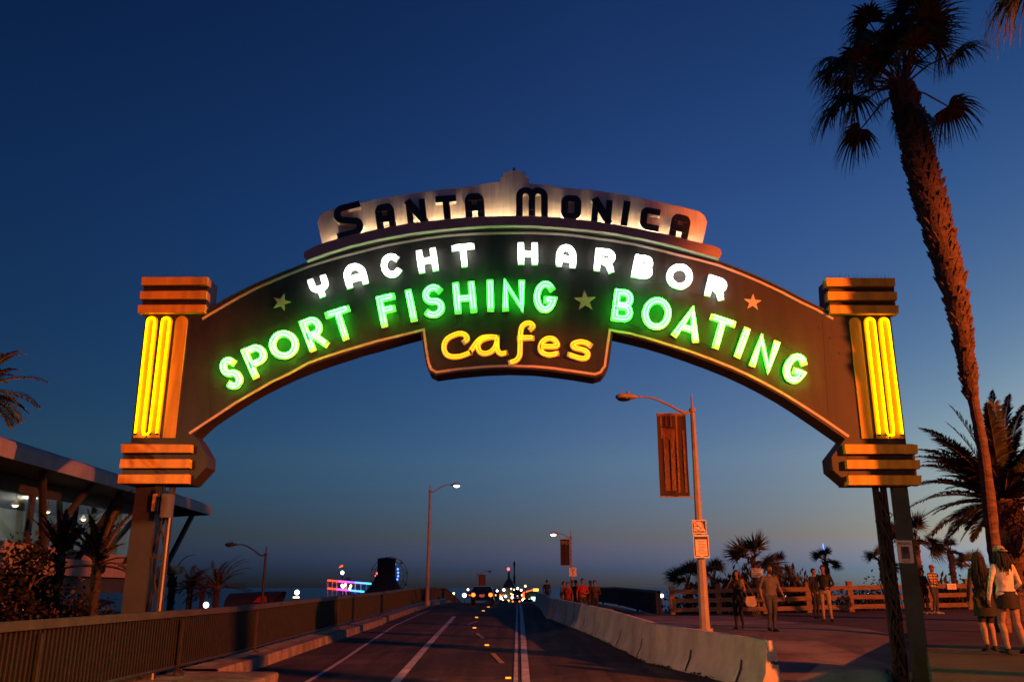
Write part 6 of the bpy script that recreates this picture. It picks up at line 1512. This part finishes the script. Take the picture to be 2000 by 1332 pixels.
mr = nt.nodes.new("ShaderNodeMapRange"); mr.inputs["From Min"].default_value = -.5; mr.inputs["From Max"].default_value = .1; mr.inputs["To Min"].default_value = .66; mr.inputs["To Max"].default_value = 1.0   # the sky dims away from the sunset
nt.links.new(sx.outputs["X"], mr.inputs["Value"])
mx2 = nt.nodes.new("ShaderNodeMix"); mx2.data_type = 'RGBA'; mx2.blend_type = 'MULTIPLY'; mx2.inputs[0].default_value = 1
nt.links.new(mxr.outputs[2], mx2.inputs[6]); nt.links.new(mr.outputs["Result"], mx2.inputs[7])
mr2 = nt.nodes.new("ShaderNodeMapRange"); mr2.inputs["From Min"].default_value = .1; mr2.inputs["From Max"].default_value = .45; mr2.inputs["To Min"].default_value = 1.0; mr2.inputs["To Max"].default_value = .66
nt.links.new(sx.outputs["X"], mr2.inputs["Value"]); cb = nt.nodes.new("ShaderNodeCombineColor"); cb.inputs[1].default_value = 1; cb.inputs[2].default_value = 1; nt.links.new(mr2.outputs["Result"], cb.inputs[0])
mx3 = nt.nodes.new("ShaderNodeMix"); mx3.data_type = 'RGBA'; mx3.blend_type = 'MULTIPLY'; mx3.inputs[0].default_value = 1
nt.links.new(mx2.outputs[2], mx3.inputs[6]); nt.links.new(cb.outputs[0], mx3.inputs[7]); nt.links.new(mx3.outputs[2], bg.inputs["Color"]); bg.inputs["Strength"].default_value = SKY_STR*2
def lamp(name, typ, loc, col, power, rad=.15):
    l = bpy.data.lights.new(name, typ); l.color = col; l.energy = power
    if typ in ('POINT', 'SPOT'): l.shadow_soft_size = rad
    o = bpy.data.objects.new(name, l); C.objects.link(o); o.location = loc; return o
SODIUM = (1, .175, .022)
def aim(o, tgt):
    o.rotation_euler = (Vector(tgt)-o.location).to_track_quat('-Z', 'Y').to_euler()
so = lamp('sodium_street_light', 'SPOT', (34, -10, 11.4), SODIUM, SOD, .3)
so.data.spot_size = R(94); so.data.spot_blend = .22
d_ = Vector((-29, 36, 0)).normalized(); aim(so, so.location+d_*math.cos(R(43.5))+Vector((0, 0, -math.sin(R(43.5)))))
s2 = lamp('warm_fill_light', 'SPOT', (-22, -12, 9.5), (1, .42, .16), FILL_POWER, .3); s2.data.spot_size = R(72); s2.data.spot_blend = .3  # unseen fill lamp added to lift shaded ground and warm the arch
d_ = Vector((31, 30, 0)).normalized(); aim(s2, s2.location+d_*math.cos(R(35.5))+Vector((0, 0, -math.sin(R(35.5)))))
su = lamp('last_sun', 'SUN', (0, 0, 30), (1, .8, .65), .03); su.data.angle = R(8); su.rotation_euler = (R(88.5), 0, R(180-40))
sc.view_settings.view_transform = 'Standard'; sc.view_settings.look = 'None'; sc.view_settings.exposure = 0; sc.view_settings.gamma = 1
sc.cycles.max_bounces = 6; sc.cycles.diffuse_bounces = 3; sc.cycles.glossy_bounces = 3; sc.cycles.transparent_max_bounces = 12
sc.cycles.sample_clamp_indirect = 8
sc.cycles.use_denoising = True; sc.cycles.filter_width = 1.6
for d_, e_ in ((16, 900), (23, 1100), (30, 1100)): lamp('room_light', 'POINT', (fxx(d_)-2.2, d_, 4.9), (1, .9, .72), e_, .3)
